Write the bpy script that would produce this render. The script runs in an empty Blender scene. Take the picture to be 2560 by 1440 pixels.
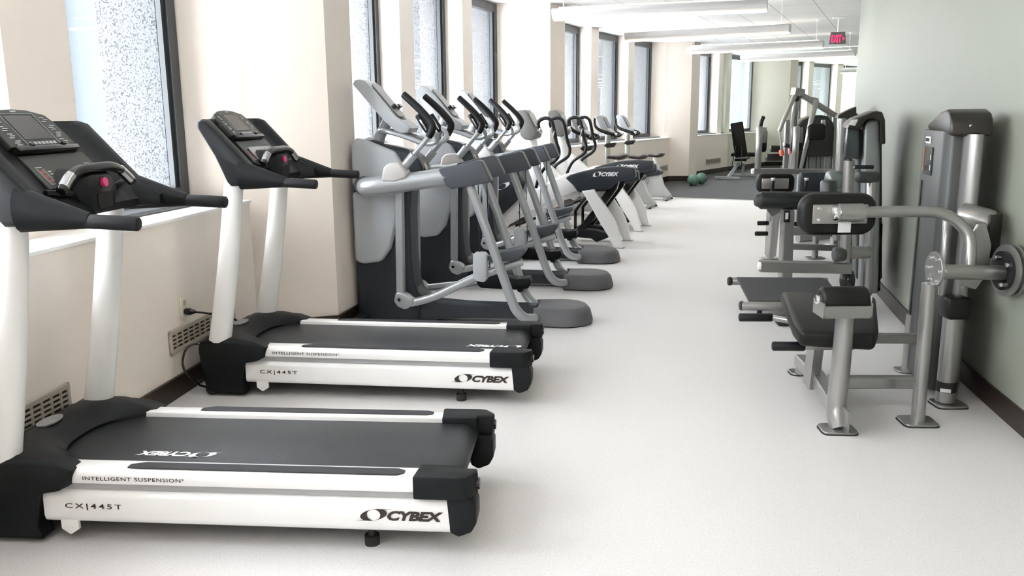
import bpy, bmesh, math, random
from math import sin, cos, tan, atan, atan2, sqrt, pi, radians, degrees, hypot
from mathutils import Vector, Matrix
random.seed(4)
COL = bpy.context.scene.collection
SC = bpy.context.scene
# ------------------------------------------------------------------ camera
FPX = 2150.0; PITCH = atan(435 / 2150); ROLL = 0.0074; CAMH = 1.5
F = Vector((0, cos(PITCH), -sin(PITCH))); R0 = Vector((1, 0, 0)); U0 = R0.cross(F)
RV = R0 * cos(ROLL) - U0 * sin(ROLL); UV = U0 * cos(ROLL) + R0 * sin(ROLL)
CAM = Vector((0, 0, CAMH))
cd = bpy.data.cameras.new('camera'); cam = bpy.data.objects.new('camera', cd); COL.objects.link(cam)
m = Matrix((RV, UV, -F)).transposed().to_4x4(); m.translation = CAM
cam.matrix_world = m
cd.sensor_width = 36; cd.lens = FPX / 2560 * 36; cd.clip_start = .05; cd.clip_end = 200
SC.camera = cam
# ------------------------------------------------------------------ light and exposure
SC.view_settings.view_transform = 'Standard'; SC.view_settings.look = 'None'
SC.view_settings.gamma = 1; SC.view_settings.use_curve_mapping = False
SC.view_settings.exposure = 1.0
w = bpy.data.worlds.new('overcast_sky'); SC.world = w; w.use_nodes = True
bg = w.node_tree.nodes['Background']; bg.inputs[0].default_value = (1.0, .965, .985, 1); bg.inputs[1].default_value = 10.0
LAMP_UP = 2.0; LAMP_DOWN = 5.5


def W(px, py, Y):
    """world point at depth Y that lies on the measured line of sight"""
    d = F + RV * ((px - 1280) / FPX) + UV * (-(py - 720) / FPX)
    return CAM + d * (Y / d.y)


CX, CY = 40.05, -2.33          # centre of the curved building


def P(r, th, z=0):
    a = radians(th)
    return Vector((CX - r * cos(a), CY + r * sin(a), z))


# ------------------------------------------------------------------ materials
MATS = {}


def mat(name, col, rough=.5, metal=0, bump=0, bscale=200, var=0, vscale=8, emit=None, spec=.5, coat=0, alpha=1):
    if name in MATS: return MATS[name]
    mt = bpy.data.materials.new(name); mt.use_nodes = True; nt = mt.node_tree; b = nt.nodes['Principled BSDF']
    b.inputs['Base Color'].default_value = (*col, 1); b.inputs['Roughness'].default_value = rough
    b.inputs['Metallic'].default_value = metal; b.inputs['Specular IOR Level'].default_value = spec
    b.inputs['Coat Weight'].default_value = coat; b.inputs['Alpha'].default_value = alpha
    tc = nt.nodes.new('ShaderNodeTexCoord')
    if var:
        n = nt.nodes.new('ShaderNodeTexNoise'); n.inputs['Scale'].default_value = vscale; n.inputs['Detail'].default_value = 3
        nt.links.new(tc.outputs['Object'], n.inputs['Vector'])
        mx = nt.nodes.new('ShaderNodeMix'); mx.data_type = 'RGBA'
        mx.inputs[6].default_value = (*[c * (1 - var) for c in col], 1); mx.inputs[7].default_value = (*[min(1, c * (1 + var)) for c in col], 1)
        nt.links.new(n.outputs[0], mx.inputs[0]); nt.links.new(mx.outputs[2], b.inputs['Base Color'])
    if bump:
        n = nt.nodes.new('ShaderNodeTexNoise'); n.inputs['Scale'].default_value = bscale
        nt.links.new(tc.outputs['Object'], n.inputs['Vector'])
        bp = nt.nodes.new('ShaderNodeBump'); bp.inputs['Strength'].default_value = bump; bp.inputs['Distance'].default_value = .002
        nt.links.new(n.outputs[0], bp.inputs['Height']); nt.links.new(bp.outputs[0], b.inputs['Normal'])
    if emit:
        b.inputs['Emission Color'].default_value = (*emit[0], 1); b.inputs['Emission Strength'].default_value = emit[1]
    MATS[name] = mt
    return mt


CREAM = mat('cream_wall_paint', (.90, .805, .73), .6, bump=.15, bscale=300, var=.02)
SAGE = mat('sage_wall_paint', (.265, .28, .235), .5, bump=.15, bscale=300, var=.03, vscale=2)
CEILM = None
WHITE = mat('white_powder_coat', (.90, .89, .88), .28, bump=.03, coat=.3)
TRIMW = mat('white_sill_paint', (.92, .92, .90), .4, var=.01)
BROWN = mat('dark_brown_rubber_base', (.022, .013, .009), .4, var=.1)
ALU = mat('dark_grey_window_aluminium', (.035, .04, .045), .35, var=.05)
SILLM = mat('grey_stool_cover', (.085, .09, .095), .35, var=.05)
BLACK = mat('black_moulded_plastic', (.005, .007, .009), .48, bump=.12, bscale=500, spec=.24)
BLACK2 = mat('black_gloss_plastic', (.012, .012, .013), .15, var=.1)
GRIPM = mat('black_foam_grip', (.006, .007, .010), .5, bump=.3, bscale=400, spec=.35)
STEPM = mat('dark_grey_ribbed_tread', (.028, .03, .036), .6, bump=.6, bscale=260)
KEYM = mat('dark_grey_key_film', (.022, .026, .022), .45, var=.1)
SCREEN = mat('brown_grey_display_glass', (.035, .031, .028), .2, var=.1)
PRINT = mat('pale_grey_print', (.45, .46, .46), .5, var=.05)
INK = mat('dark_brown_print', (.03, .02, .018), .5, var=.05)
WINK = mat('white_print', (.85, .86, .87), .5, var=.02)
CHROME = mat('polished_chrome', (.75, .75, .76), .12, 1, var=.03)
SILVER = mat('silver_metallic_paint', (.42, .44, .46), .32, .5, bump=.05, var=.02)
SILVER2 = mat('warm_silver_frame_paint', (.33, .325, .315), .28, .7, bump=.05, var=.03)
LGREY = mat('light_grey_shell_plastic', (.44, .465, .495), .32, var=.02, bump=.05)
OFFW = mat('off_white_cap_plastic', (.52, .505, .50), .35, var=.02)
NAVY = mat('dark_slate_plastic', (.018, .025, .034), .4, bump=.2, bscale=400)
SLATE = mat('slate_grey_plastic', (.055, .065, .080), .45, bump=.3, bscale=400)
PODM = mat('mid_grey_textured_plastic', (.12, .12, .13), .55, bump=.5, bscale=350)
VINYL = mat('black_upholstery_vinyl', (.008, .0085, .008), .42, bump=.2, bscale=300, spec=.26)
ROLLM = mat('dark_grey_upholstery', (.014, .017, .017), .45, bump=.25, bscale=300, spec=.35)
RUBBER = mat('black_rubber', (.012, .012, .012), .6, bump=.3)
TOWERM = mat('dark_grey_tower_shroud', (.045, .048, .048), .4, bump=.2, bscale=300)
CAPM = mat('brown_black_tower_cap', (.020, .017, .014), .35, bump=.15)
CLEAR = mat('smoked_acrylic_panel', (.045, .055, .06), .12, var=.05)
PINK = mat('magenta_button', (.65, .03, .16), .3, var=.05)
RED = mat('red_key', (.25, .06, .05), .4, var=.05)
ORANGE = mat('coral_rubber', (.8, .16, .10), .5, var=.05)
GREENB = mat('green_rubber_ball', (.10, .20, .15), .5, bump=.6, bscale=60)
OUTLET = mat('ivory_outlet_plastic', (.72, .68, .55), .4, var=.02)
VENTM = mat('beige_painted_grille', (.50, .44, .37), .45, var=.03)
VENTD = mat('grille_shadow_slot', (.03, .022, .018), .7, var=.05)
TUBEM = mat('lamp_tube_glow', (1, 1, 1), .4, emit=((1, .80, .58), LAMP_DOWN), var=.01)
UPM = mat('uplight_lamp_glow', (1, 1, 1), .4, emit=((1, .88, .74), LAMP_UP), var=.01)
FIXM = mat('white_lamp_housing', (.60, .59, .585), .35, var=.01)
EXITR = mat('red_exit_letters', (.9, .02, .12), .4, emit=((1, .02, .10), 1.0), var=.01)
EXITB = mat('grey_exit_panel', (.14, .13, .12), .4, var=.02)
STICK = mat('white_paper_sticker', (.75, .75, .74), .6, var=.03)
BLDG = mat('pale_blue_cladding', (.034, .042, .048), .5, var=.03, vscale=1)
BLDG2 = mat('grey_blue_cladding', (.022, .028, .034), .5, var=.03, vscale=1)


def speckle(name, base, dark, light, scale, rough, th=.62, bump=.0):
    mt = bpy.data.materials.new(name); mt.use_nodes = True; nt = mt.node_tree; b = nt.nodes['Principled BSDF']
    tc = nt.nodes.new('ShaderNodeTexCoord'); b.inputs['Roughness'].default_value = rough
    n = nt.nodes.new('ShaderNodeTexNoise'); n.inputs['Scale'].default_value = scale; n.inputs['Detail'].default_value = 2
    n2 = nt.nodes.new('ShaderNodeTexNoise'); n2.inputs['Scale'].default_value = scale * .37
    nt.links.new(tc.outputs['Object'], n.inputs['Vector']); nt.links.new(tc.outputs['Object'], n2.inputs['Vector'])
    r = nt.nodes.new('ShaderNodeValToRGB'); e = r.color_ramp.elements
    e[0].position = 1 - th; e[0].color = (*dark, 1); e[1].position = 1 - th + .06; e[1].color = (*base, 1)
    x = e.new(th); x.color = (*base, 1); x = e.new(th + .06); x.color = (*light, 1)
    nt.links.new(n.outputs[0], r.inputs[0])
    mx = nt.nodes.new('ShaderNodeMix'); mx.data_type = 'RGBA'; mx.blend_type = 'MULTIPLY'; mx.inputs[0].default_value = .12
    nt.links.new(r.outputs[0], mx.inputs[6]); nt.links.new(n2.outputs[0], mx.inputs[7]); nt.links.new(mx.outputs[2], b.inputs['Base Color'])
    if bump:
        bp = nt.nodes.new('ShaderNodeBump'); bp.inputs['Strength'].default_value = bump; bp.inputs['Distance'].default_value = .01
        nt.links.new(n.outputs[0], bp.inputs['Height']); nt.links.new(bp.outputs[0], b.inputs['Normal'])
    return mt


FLOORM = speckle('speckled_white_vinyl_floor', (.74, .715, .71), (.60, .58, .57), (.82, .80, .80), 230, .42, .62)
MATM = speckle('charcoal_rubber_mat', (.04, .04, .043), (.03, .03, .03), (.085, .085, .09), 200, .7, .62)
CONC = speckle('exposed_aggregate_concrete', (.115, .12, .128), (.036, .04, .045), (.145, .15, .155), 85, .9, .60, bump=.3)


def ceiling_mat():
    mt = bpy.data.materials.new('acoustic_ceiling_tiles'); mt.use_nodes = True; nt = mt.node_tree; b = nt.nodes['Principled BSDF']
    tc = nt.nodes.new('ShaderNodeTexCoord'); mp = nt.nodes.new('ShaderNodeMapping'); mp.inputs['Rotation'].default_value = (0, 0, radians(24))
    br = nt.nodes.new('ShaderNodeTexBrick'); br.offset = 0; br.inputs['Scale'].default_value = 1
    br.inputs['Brick Width'].default_value = .61; br.inputs['Row Height'].default_value = 1.22; br.inputs['Mortar Size'].default_value = .010
    br.inputs['Color1'].default_value = (.66, .65, .64, 1); br.inputs['Color2'].default_value = (.64, .635, .63, 1); br.inputs['Mortar'].default_value = (.42, .41, .40, 1)
    nt.links.new(tc.outputs['Object'], mp.inputs[0]); nt.links.new(mp.outputs[0], br.inputs[0]); nt.links.new(br.outputs[0], b.inputs['Base Color'])
    b.inputs['Roughness'].default_value = .8
    return mt


def glass_mat():
    mt = bpy.data.materials.new('clear_window_glass'); mt.use_nodes = True; nt = mt.node_tree; nt.nodes.clear()
    o = nt.nodes.new('ShaderNodeOutputMaterial'); t = nt.nodes.new('ShaderNodeBsdfTransparent'); t.inputs[0].default_value = (.90, .94, .95, 1)
    g = nt.nodes.new('ShaderNodeBsdfGlossy'); g.inputs['Roughness'].default_value = .02; fr = nt.nodes.new('ShaderNodeFresnel'); fr.inputs[0].default_value = 1.5
    mx = nt.nodes.new('ShaderNodeMixShader'); ge = nt.nodes.new('ShaderNodeNewGeometry'); ior = nt.nodes.new('ShaderNodeMix')
    ior.inputs[2].default_value = 1.35; ior.inputs[3].default_value = 1 / 1.35      # the back of the sheet is left through the same interface
    nt.links.new(ge.outputs['Backfacing'], ior.inputs[0]); nt.links.new(ior.outputs[0], fr.inputs[0])
    nt.links.new(fr.outputs[0], mx.inputs[0]); nt.links.new(t.outputs[0], mx.inputs[1]); nt.links.new(g.outputs[0], mx.inputs[2]); nt.links.new(mx.outputs[0], o.inputs[0])
    return mt


CEILM = ceiling_mat(); GLASS = glass_mat()
MIRROR = mat('green_tinted_mirror', (.80, .86, .80), .0, 1)


# ------------------------------------------------------------------ mesh helpers
def bm_new(): return bmesh.new()


def finish(name, bm, material, parent=None, smooth=True, ang=35, kind=None, label=None):
    me = bpy.data.meshes.new(name); bmesh.ops.recalc_face_normals(bm, faces=bm.faces[:]); bm.to_mesh(me); bm.free()
    if smooth:
        me.shade_smooth(); me.set_sharp_from_angle(angle=radians(ang))
    ms = material if isinstance(material, (list, tuple)) else [material]
    for x in ms: me.materials.append(x)
    o = bpy.data.objects.new(name, me); COL.objects.link(o)
    if parent: o.parent = parent
    if kind: o['kind'] = kind
    if label: o['label'] = label
    return o


def tag(o, label, cat, group=None, kind=None):
    o['label'] = label; o['category'] = cat
    if group: o['group'] = group
    if kind: o['kind'] = kind
    return o


def thing(name, label, cat, loc=(0, 0, 0), rz=0, group=None):
    o = bpy.data.objects.new(name, None); COL.objects.link(o); o.location = loc; o.rotation_euler = (0, 0, radians(rz)); o.empty_display_size = .2
    return tag(o, label, cat, group)


def copy_tree(o, parent=None):
    kids = [c for c in bpy.data.objects if c.parent == o]
    c = o.copy(); COL.objects.link(c); c.parent = parent
    for k in kids: copy_tree(k, c)
    return c


def faces_from(bm, pts, faces):
    vs = [bm.verts.new(p) for p in pts]; out = []
    for f in faces:
        try: out.append(bm.faces.new([vs[i] for i in f]))
        except ValueError: pass
    return vs, out


def box(bm, c, s, rot=None, bev=0, seg=2):
    """c centre, s full size, rot 3x3"""
    c = Vector(c); hx, hy, hz = s[0] / 2, s[1] / 2, s[2] / 2
    pts = []
    for sx in (-1, 1):
        for sy in (-1, 1):
            for sz in (-1, 1):
                v = Vector((sx * hx, sy * hy, sz * hz))
                if rot: v = rot @ v
                pts.append(c + v)
    t = bmesh.new()
    faces_from(t, pts, [(0, 1, 3, 2), (4, 6, 7, 5), (0, 4, 5, 1), (2, 3, 7, 6), (0, 2, 6, 4), (1, 5, 7, 3)])
    merge(bm, t, bev, seg)


def merge(bm, t, bev=0, seg=2):
    bmesh.ops.recalc_face_normals(t, faces=t.faces[:])
    if bev:
        es = [e for e in t.edges if e.is_manifold and e.calc_face_angle(0) > .45]
        bmesh.ops.bevel(t, geom=es, offset=bev, segments=seg, profile=.5, affect='EDGES', clamp_overlap=True)
    me = bpy.data.meshes.new('tmp'); t.to_mesh(me); t.free(); bm.from_mesh(me); bpy.data.meshes.remove(me)


def prism(bm, poly, a, b, plane='xz', bev=0, seg=2, mtx=None):
    """extrude a polygon given in a plane between a and b along the third axis"""
    def mk(u, v, w_):
        p = {'xz': (u, w_, v), 'xy': (u, v, w_), 'yz': (w_, u, v)}[plane]
        p = Vector(p)
        return mtx @ p if mtx else p
    n = len(poly); pts = [mk(u, v, a) for u, v in poly] + [mk(u, v, b) for u, v in poly]
    t = bmesh.new()
    faces_from(t, pts, [tuple(range(n)), tuple(range(2 * n - 1, n - 1, -1))] + [(i, (i + 1) % n, n + (i + 1) % n, n + i) for i in range(n)])
    merge(bm, t, bev, seg)


def smooth_path(pts, n=6, closed=False):
    """Catmull-Rom through the points"""
    ps = [Vector(p) for p in pts]; out = []
    for i in range(len(ps) - 1):
        p0 = ps[max(i - 1, 0)]; p1 = ps[i]; p2 = ps[i + 1]; p3 = ps[min(i + 2, len(ps) - 1)]
        for k in range(n):
            t = k / n
            out.append(.5 * ((2 * p1) + (-p0 + p2) * t + (2 * p0 - 5 * p1 + 4 * p2 - p3) * t * t + (-p0 + 3 * p1 - 3 * p2 + p3) * t ** 3))
    out.append(ps[-1])
    return out


def tube(bm, pts, r, seg=14, caps=True, smooth=0, flat=1.0, square=False, up=None, roundcap=True):
    """r number or list; flat scales the second axis; square gives a rectangular section"""
    if smooth:
        n0 = len(pts); rr = r if isinstance(r, (list, tuple)) else [r] * n0
        P2 = smooth_path(pts, smooth); R2 = []
        for i in range(n0 - 1):
            for k in range(smooth): R2.append(rr[i] + (rr[i + 1] - rr[i]) * k / smooth)
        R2.append(rr[-1]); pts, r = P2, R2
    pts = [Vector(p) for p in pts]; n = len(pts); r = list(r) if isinstance(r, (list, tuple)) else [r] * n
    if roundcap and caps and not square:
        d0 = (pts[0] - pts[1]).normalized(); d1 = (pts[-1] - pts[-2]).normalized(); a, b = r[0], r[-1]
        pts = [pts[0] + d0 * a * .28] + [pts[0] + d0 * a * .2] + pts + [pts[-1] + d1 * b * .2, pts[-1] + d1 * b * .28]
        r = [a * .6, a * .86] + r + [b * .86, b * .6]; n = len(pts)
    tang = []
    for i in range(n):
        a = pts[max(i - 1, 0)]; b = pts[min(i + 1, n - 1)]; t = (b - a)
        tang.append(t.normalized() if t.length > 1e-9 else Vector((0, 0, 1)))
    ref = Vector(up) if up else (Vector((0, 1, 0)) if abs(tang[0].y) < .9 else Vector((0, 0, 1)))
    nrm = (ref - tang[0] * ref.dot(tang[0])).normalized(); rings = []
    for i in range(n):
        if i:
            nrm = (nrm - tang[i] * nrm.dot(tang[i])).normalized()
        bi = tang[i].cross(nrm)
        ring = []
        if square:
            hw = r[i]; hh = r[i] * flat
            for (u, v) in ((-1, -.8), (-.8, -1), (.8, -1), (1, -.8), (1, .8), (.8, 1), (-.8, 1), (-1, .8)):
                ring.append(bm.verts.new(pts[i] + nrm * u * hw + bi * v * hh))
        else:
            for k in range(seg):
                a = 2 * pi * k / seg
                ring.append(bm.verts.new(pts[i] + nrm * cos(a) * r[i] + bi * sin(a) * r[i] * flat))
        rings.append(ring)
    m_ = len(rings[0])
    for i in range(n - 1):
        for k in range(m_):
            bm.faces.new((rings[i][k], rings[i][(k + 1) % m_], rings[i + 1][(k + 1) % m_], rings[i + 1][k]))
    if caps:
        bm.faces.new(rings[0][::-1]); bm.faces.new(rings[-1])


def cyl(bm, a, b, r, seg=20, r2=None):
    tube(bm, [a, b], [r, r if r2 is None else r2], seg, roundcap=False)


def loft(bm, rings, caps=True, closed=True):
    R_ = [[bm.verts.new(p) for p in ring] for ring in rings]; n = len(R_[0])
    for i in range(len(R_) - 1):
        for k in range(n if closed else n - 1):
            bm.faces.new((R_[i][k], R_[i][(k + 1) % n], R_[i + 1][(k + 1) % n], R_[i + 1][k]))
    if caps:
        bm.faces.new(R_[0][::-1]); bm.faces.new(R_[-1])


def rrect(w_, h_, r, n=5):
    out = []
    for cx, cy, a0 in ((w_ / 2 - r, h_ / 2 - r, 0), (-w_ / 2 + r, h_ / 2 - r, 90), (-w_ / 2 + r, -h_ / 2 + r, 180), (w_ / 2 - r, -h_ / 2 + r, 270)):
        for k in range(n + 1):
            a = radians(a0 + 90 * k / n); out.append((cx + r * cos(a), cy + r * sin(a)))
    return out


def frame_m(o, ex, ey, ez):
    mm = Matrix((Vector(ex).normalized(), Vector(ey).normalized(), Vector(ez).normalized())).transposed().to_4x4(); mm.translation = Vector(o)
    return mm


def text_bm(bm, s, width, height, mtx, bold=0, shear=0, spacing=1, depth=.0012):
    cu = bpy.data.curves.new('t', 'FONT'); cu.body = s; cu.size = 1; cu.offset = bold; cu.shear = shear; cu.space_character = spacing; cu.resolution_u = 3
    cu.extrude = 0; ob = bpy.data.objects.new('t', cu); COL.objects.link(ob)
    dg = bpy.context.evaluated_depsgraph_get(); me = bpy.data.meshes.new_from_object(ob.evaluated_get(dg))
    xs = [v.co.x for v in me.vertices]; ys = [v.co.y for v in me.vertices]; x0, x1, y0, y1 = min(xs), max(xs), min(ys), max(ys)
    t = bmesh.new(); t.from_mesh(me)
    for v in t.verts:
        v.co = mtx @ Vector(((v.co.x - x0) / (x1 - x0) * width, (v.co.y - y0) / (y1 - y0) * height, depth))
    me2 = bpy.data.meshes.new('t2'); t.to_mesh(me2); t.free(); bm.from_mesh(me2)
    bpy.data.objects.remove(ob); bpy.data.curves.remove(cu); bpy.data.meshes.remove(me); bpy.data.meshes.remove(me2)


def swoosh(bm, w_, h_, mtx, depth=.0012):
    """ring of two crescents with thin tails"""
    n = 40; V_ = []
    for k in range(n):
        a = 2 * pi * k / n
        ox, oy = .41 * cos(a) * w_, .5 * sin(a) * h_
        ix, iy = .22 * cos(a + .25) * w_, .45 * sin(a + .25) * h_
        V_.append((bm.verts.new(mtx @ Vector((ox + .5 * w_ + .16 * w_ * sin(a), oy + .5 * h_, depth))), bm.verts.new(mtx @ Vector((ix + .5 * w_, iy + .5 * h_, depth)))))
    for k in range(n):
        a, b = V_[k]; c, d = V_[(k + 1) % n]; bm.faces.new((a, c, d, b))
    for s in (1, -1):
        pts = [Vector((.5 * w_ + s * .10 * w_, .5 * h_ + s * .5 * h_, depth)), Vector((.5 * w_ + s * .62 * w_, .5 * h_ + s * .48 * h_, depth)), Vector((.5 * w_ + s * .12 * w_, .5 * h_ + s * .40 * h_, depth))]
        bm.faces.new([bm.verts.new(mtx @ p) for p in pts])


def logo(bm, width, height, mtx, depth=.0012):
    swoosh(bm, width * .36, height * 1.0, mtx, depth)
    text_bm(bm, 'CYBEX', width * .66, height * .82, mtx @ Matrix.Translation((width * .34, height * .06, 0)), bold=.05, shear=.25, spacing=.95, depth=depth)


# ------------------------------------------------------------------ room
TH0, TH1 = -8.0, 35.9
WALLZ = 3.0; LEDGE = .965
bays = [  # ledge start, ledge end, windows [(a,b)...]
    (-7.3, .9, [(-6.9, -4.9), (-4.3, -2.2), (-1.6, .45)]),
    (2.5, 10.75, [(3.0, 4.9), (5.5, 8.25), (8.85, 10.62)]),
    (12.5, 20.5, [(12.75, 15.25), (15.75, 17.75), (18.2, 20.18)]),
    (22.1, 30.85, [(22.6, 25.12), (25.65, 27.85), (28.3, 30.42)]),
    (32.4, 36.2, [(32.75, 35.35), (35.75, 36.4)]),
]
piers = [(.45, 1.5, 2.1, 3.0, 42.1), (10.62, 11.32, 11.93, 12.75, 42.1), (20.18, 20.45, 21.38, 22.6, 42.15), (30.42, 31.0, 31.72, 32.75, 42.1)]
WR0, WR1 = 42.87, 42.945


def arc_poly(bm, r0, r1, a, b, z0, z1, n=1, bev=0):
    t = bmesh.new(); lo = []; hi = []
    inner = [P(r0, a + (b - a) * k / n) for k in range(n + 1)]; outer = [P(r1, a + (b - a) * k / n) for k in range(n + 1)][::-1]
    poly = inner + outer; m_ = len(poly)
    faces_from(t, [Vector((p.x, p.y, z0)) for p in poly] + [Vector((p.x, p.y, z1)) for p in poly],
               [tuple(range(m_)), tuple(range(2 * m_ - 1, m_ - 1, -1))] + [(i, (i + 1) % m_, m_ + (i + 1) % m_, m_ + i) for i in range(m_)])
    merge(bm, t, bev)


def pier_poly(bm, p, z0, z1, grow=0):
    a, b, c, d, r = p; r -= grow; g = grow / 42 * 57
    poly = [P(42.95, a), P(r, b - g), P(r, c + g), P(42.95, d), P(43.1, d), P(43.1, a)]
    if grow:
        poly = [P(42.95, a - g * .2), P(r, b - g * .9), P(r, c + g), P(42.95, d), P(43.1, d), P(43.1, a)]
    t = bmesh.new(); m_ = len(poly)
    faces_from(t, [Vector((q.x, q.y, z0)) for q in poly] + [Vector((q.x, q.y, z1)) for q in poly],
               [tuple(range(m_)), tuple(range(2 * m_ - 1, m_ - 1, -1))] + [(i, (i + 1) % m_, m_ + (i + 1) % m_, m_ + i) for i in range(m_)])
    merge(bm, t)


# floor: vinyl up to the mat line, rubber mat beyond
MATTH = 25.65
bm = bm_new(); arc_poly(bm, 37.9, 43.6, TH0, MATTH, -.12, 0, 40); finish('floor', bm, FLOORM, smooth=False, kind='structure')
bm = bm_new(); arc_poly(bm, 37.9, 43.6, MATTH, TH1 + .3, -.12, .004, 14); finish('floor', bm, MATM, smooth=False, kind='structure')
bm = bm_new(); arc_poly(bm, 38.15, 42.9, MATTH - .03, MATTH + .03, 0, .008, 1); finish('trim_1', bm, mat('metal_transition_strip', (.55, .55, .54), .35, .6, var=.03), smooth=False, kind='structure')
bm = bm_new(); arc_poly(bm, 37.9, 43.6, TH0, TH1 + .3, WALLZ, WALLZ + .12, 50); finish('ceiling', bm, CEILM, smooth=False, kind='structure')
# inner curved wall
bm = bm_new(); arc_poly(bm, 37.95, 38.15, TH0, TH1 + .2, -.1, WALLZ + .05, 110); finish('wall_right', bm, SAGE, ang=20, kind='structure')
bm = bm_new(); arc_poly(bm, 38.14, 38.163, TH0, TH1, 0, .115, 110, 0); finish('baseboard_right', bm, BROWN, ang=20, kind='structure')
# end wall behind the camera
bm = bm_new(); arc_poly(bm, 37.9, 43.6, TH0 - .25, TH0, -.1, WALLZ + .05); finish('wall_back', bm, CREAM, smooth=False, kind='structure')
# outer wall with ledges, mullions and piers
bm = bm_new(); bs = bm_new(); bb = bm_new(); bstool = bm_new()
for i, (a, b, wins) in enumerate(bays):
    pa, pb = P(42.5, a), P(42.5, b)
    t = bmesh.new(); g = [pa, pb, P(43.05, b + .15), P(43.05, a - .15)]
    faces_from(t, [Vector((q.x, q.y, -.05)) for q in g] + [Vector((q.x, q.y, LEDGE - .015)) for q in g], [(0, 1, 2, 3), (7, 6, 5, 4), (0, 1, 5, 4), (1, 2, 6, 5), (2, 3, 7, 6), (3, 0, 4, 7)])
    merge(bm, t)
    nrm = (P(42.5, (a + b) / 2) - P(43.5, (a + b) / 2)).normalized() * .012
    g = [pa + nrm, pb + nrm, P(43.0, b + .05), P(43.0, a - .05)]
    faces_from(bs, [Vector((q.x, q.y, LEDGE - .015)) for q in g] + [Vector((q.x, q.y, LEDGE)) for q in g], [(0, 1, 2, 3), (7, 6, 5, 4), (0, 1, 5, 4), (1, 2, 6, 5), (2, 3, 7, 6), (3, 0, 4, 7)])
    nb = nrm * 1.6
    g = [pa + nb, pb + nb, P(42.6, b), P(42.6, a)]
    faces_from(bb, [Vector((q.x, q.y, 0)) for q in g] + [Vector((q.x, q.y, .115)) for q in g], [(0, 1, 2, 3), (7, 6, 5, 4), (0, 1, 5, 4), (1, 2, 6, 5), (2, 3, 7, 6), (3, 0, 4, 7)])
    edges = [(a - .15 if i == 0 else wins[0][0])] + [v for ww in wins for v in ww] + [wins[-1][1]]
    for k in range(0, len(edges), 2):
        if edges[k + 1] > edges[k]:
            arc_poly(bm, 42.65, 43.05, edges[k], edges[k + 1], LEDGE - .1, WALLZ + .02)
for p in piers:
    pier_poly(bm, p, -.05, WALLZ + .02); pier_poly(bb, p, 0, .115, .02)
finish('wall_left', bm, CREAM, smooth=False, kind='structure')
finish('baseboard_left', bb, BROWN, smooth=False, kind='structure')
finish('trim_2', bs, TRIMW, smooth=False, kind='structure')
# windows: frame, pane, dark stool on the ledge
n = 0
for i, (a, b, wins) in enumerate(bays):
    for (wa, wb) in wins:
        n += 1
        bm = bm_new(); th = .1  # degrees of frame width
        z0, z1 = LEDGE + .02, WALLZ - .01
        arc_poly(bm, WR0, WR1, wa - .02, wa + th, z0, z1); arc_poly(bm, WR0, WR1, wb - th, wb + .02, z0, z1)
        arc_poly(bm, WR0, WR1, wa, wb, z0, z0 + .075); arc_poly(bm, WR0, WR1, wa, wb, z1 - .11, z1)
        arc_poly(bm, WR0 + .02, WR1 - .02, wb - th - .045, wb - th + .02, z0, z1)
        o = finish('window_%d' % n, bm, ALU, smooth=False, kind='structure')
        bm = bm_new(); arc_poly(bm, 42.922, 42.928, wa + th * .5, wb - th * .5, z0 + .03, z1 - .05); finish('pane', bm, GLASS, o, smooth=False)
        bm = bm_new(); arc_poly(bm, 42.66, 42.90, wa + .03, wb + .13, LEDGE, LEDGE + .024, 1, .006); finish('stool', bm, SILLM, o, smooth=False, label='dark grey metal stool on the white ledge')
# exterior concrete fins beyond the glass
bm = bm_new()
for i, (a, b, wins) in enumerate(bays):
    for k, (wa, wb) in enumerate(wins):
        nx = wins[k + 1][0] if k + 1 < len(wins) else wb + 1.6
        arc_poly(bm, 42.955, 43.36 if i == 1 else 43.46, wb - .09, nx + .05, -.3, 4.5)
arc_poly(bm, 43.05, 43.5, -9, -6.8, -.3, 4.5)
finish('wall_outer', bm, CONC, smooth=False, kind='structure')
# mirror across the corridor
bm = bm_new(); arc_poly(bm, 38.1, 42.86, TH1, TH1 + .03, .0, WALLZ - .01)
finish('wall_mirror', bm, MIRROR, smooth=False, kind='structure')
# building across the street
bm = bm_new(); rr = Matrix.Rotation(radians(-8), 3, 'Z')
box(bm, (-11.5, 13.5, 3), (14, .6, 9), rr)
nb = tag(finish('office_building', bm, BLDG, smooth=False), 'pale blue-grey building seen outside the nearest window', 'building')
bm = bm_new(); box(bm, (-6.9, 12.5, 3), (1.1, .5, 9), rr); box(bm, (-10.5, 12.6, 5.3), (9, .4, .5), rr); finish('pilaster', bm, BLDG2, nb, smooth=False)

# ------------------------------------------------------------------ wall fittings


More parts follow.
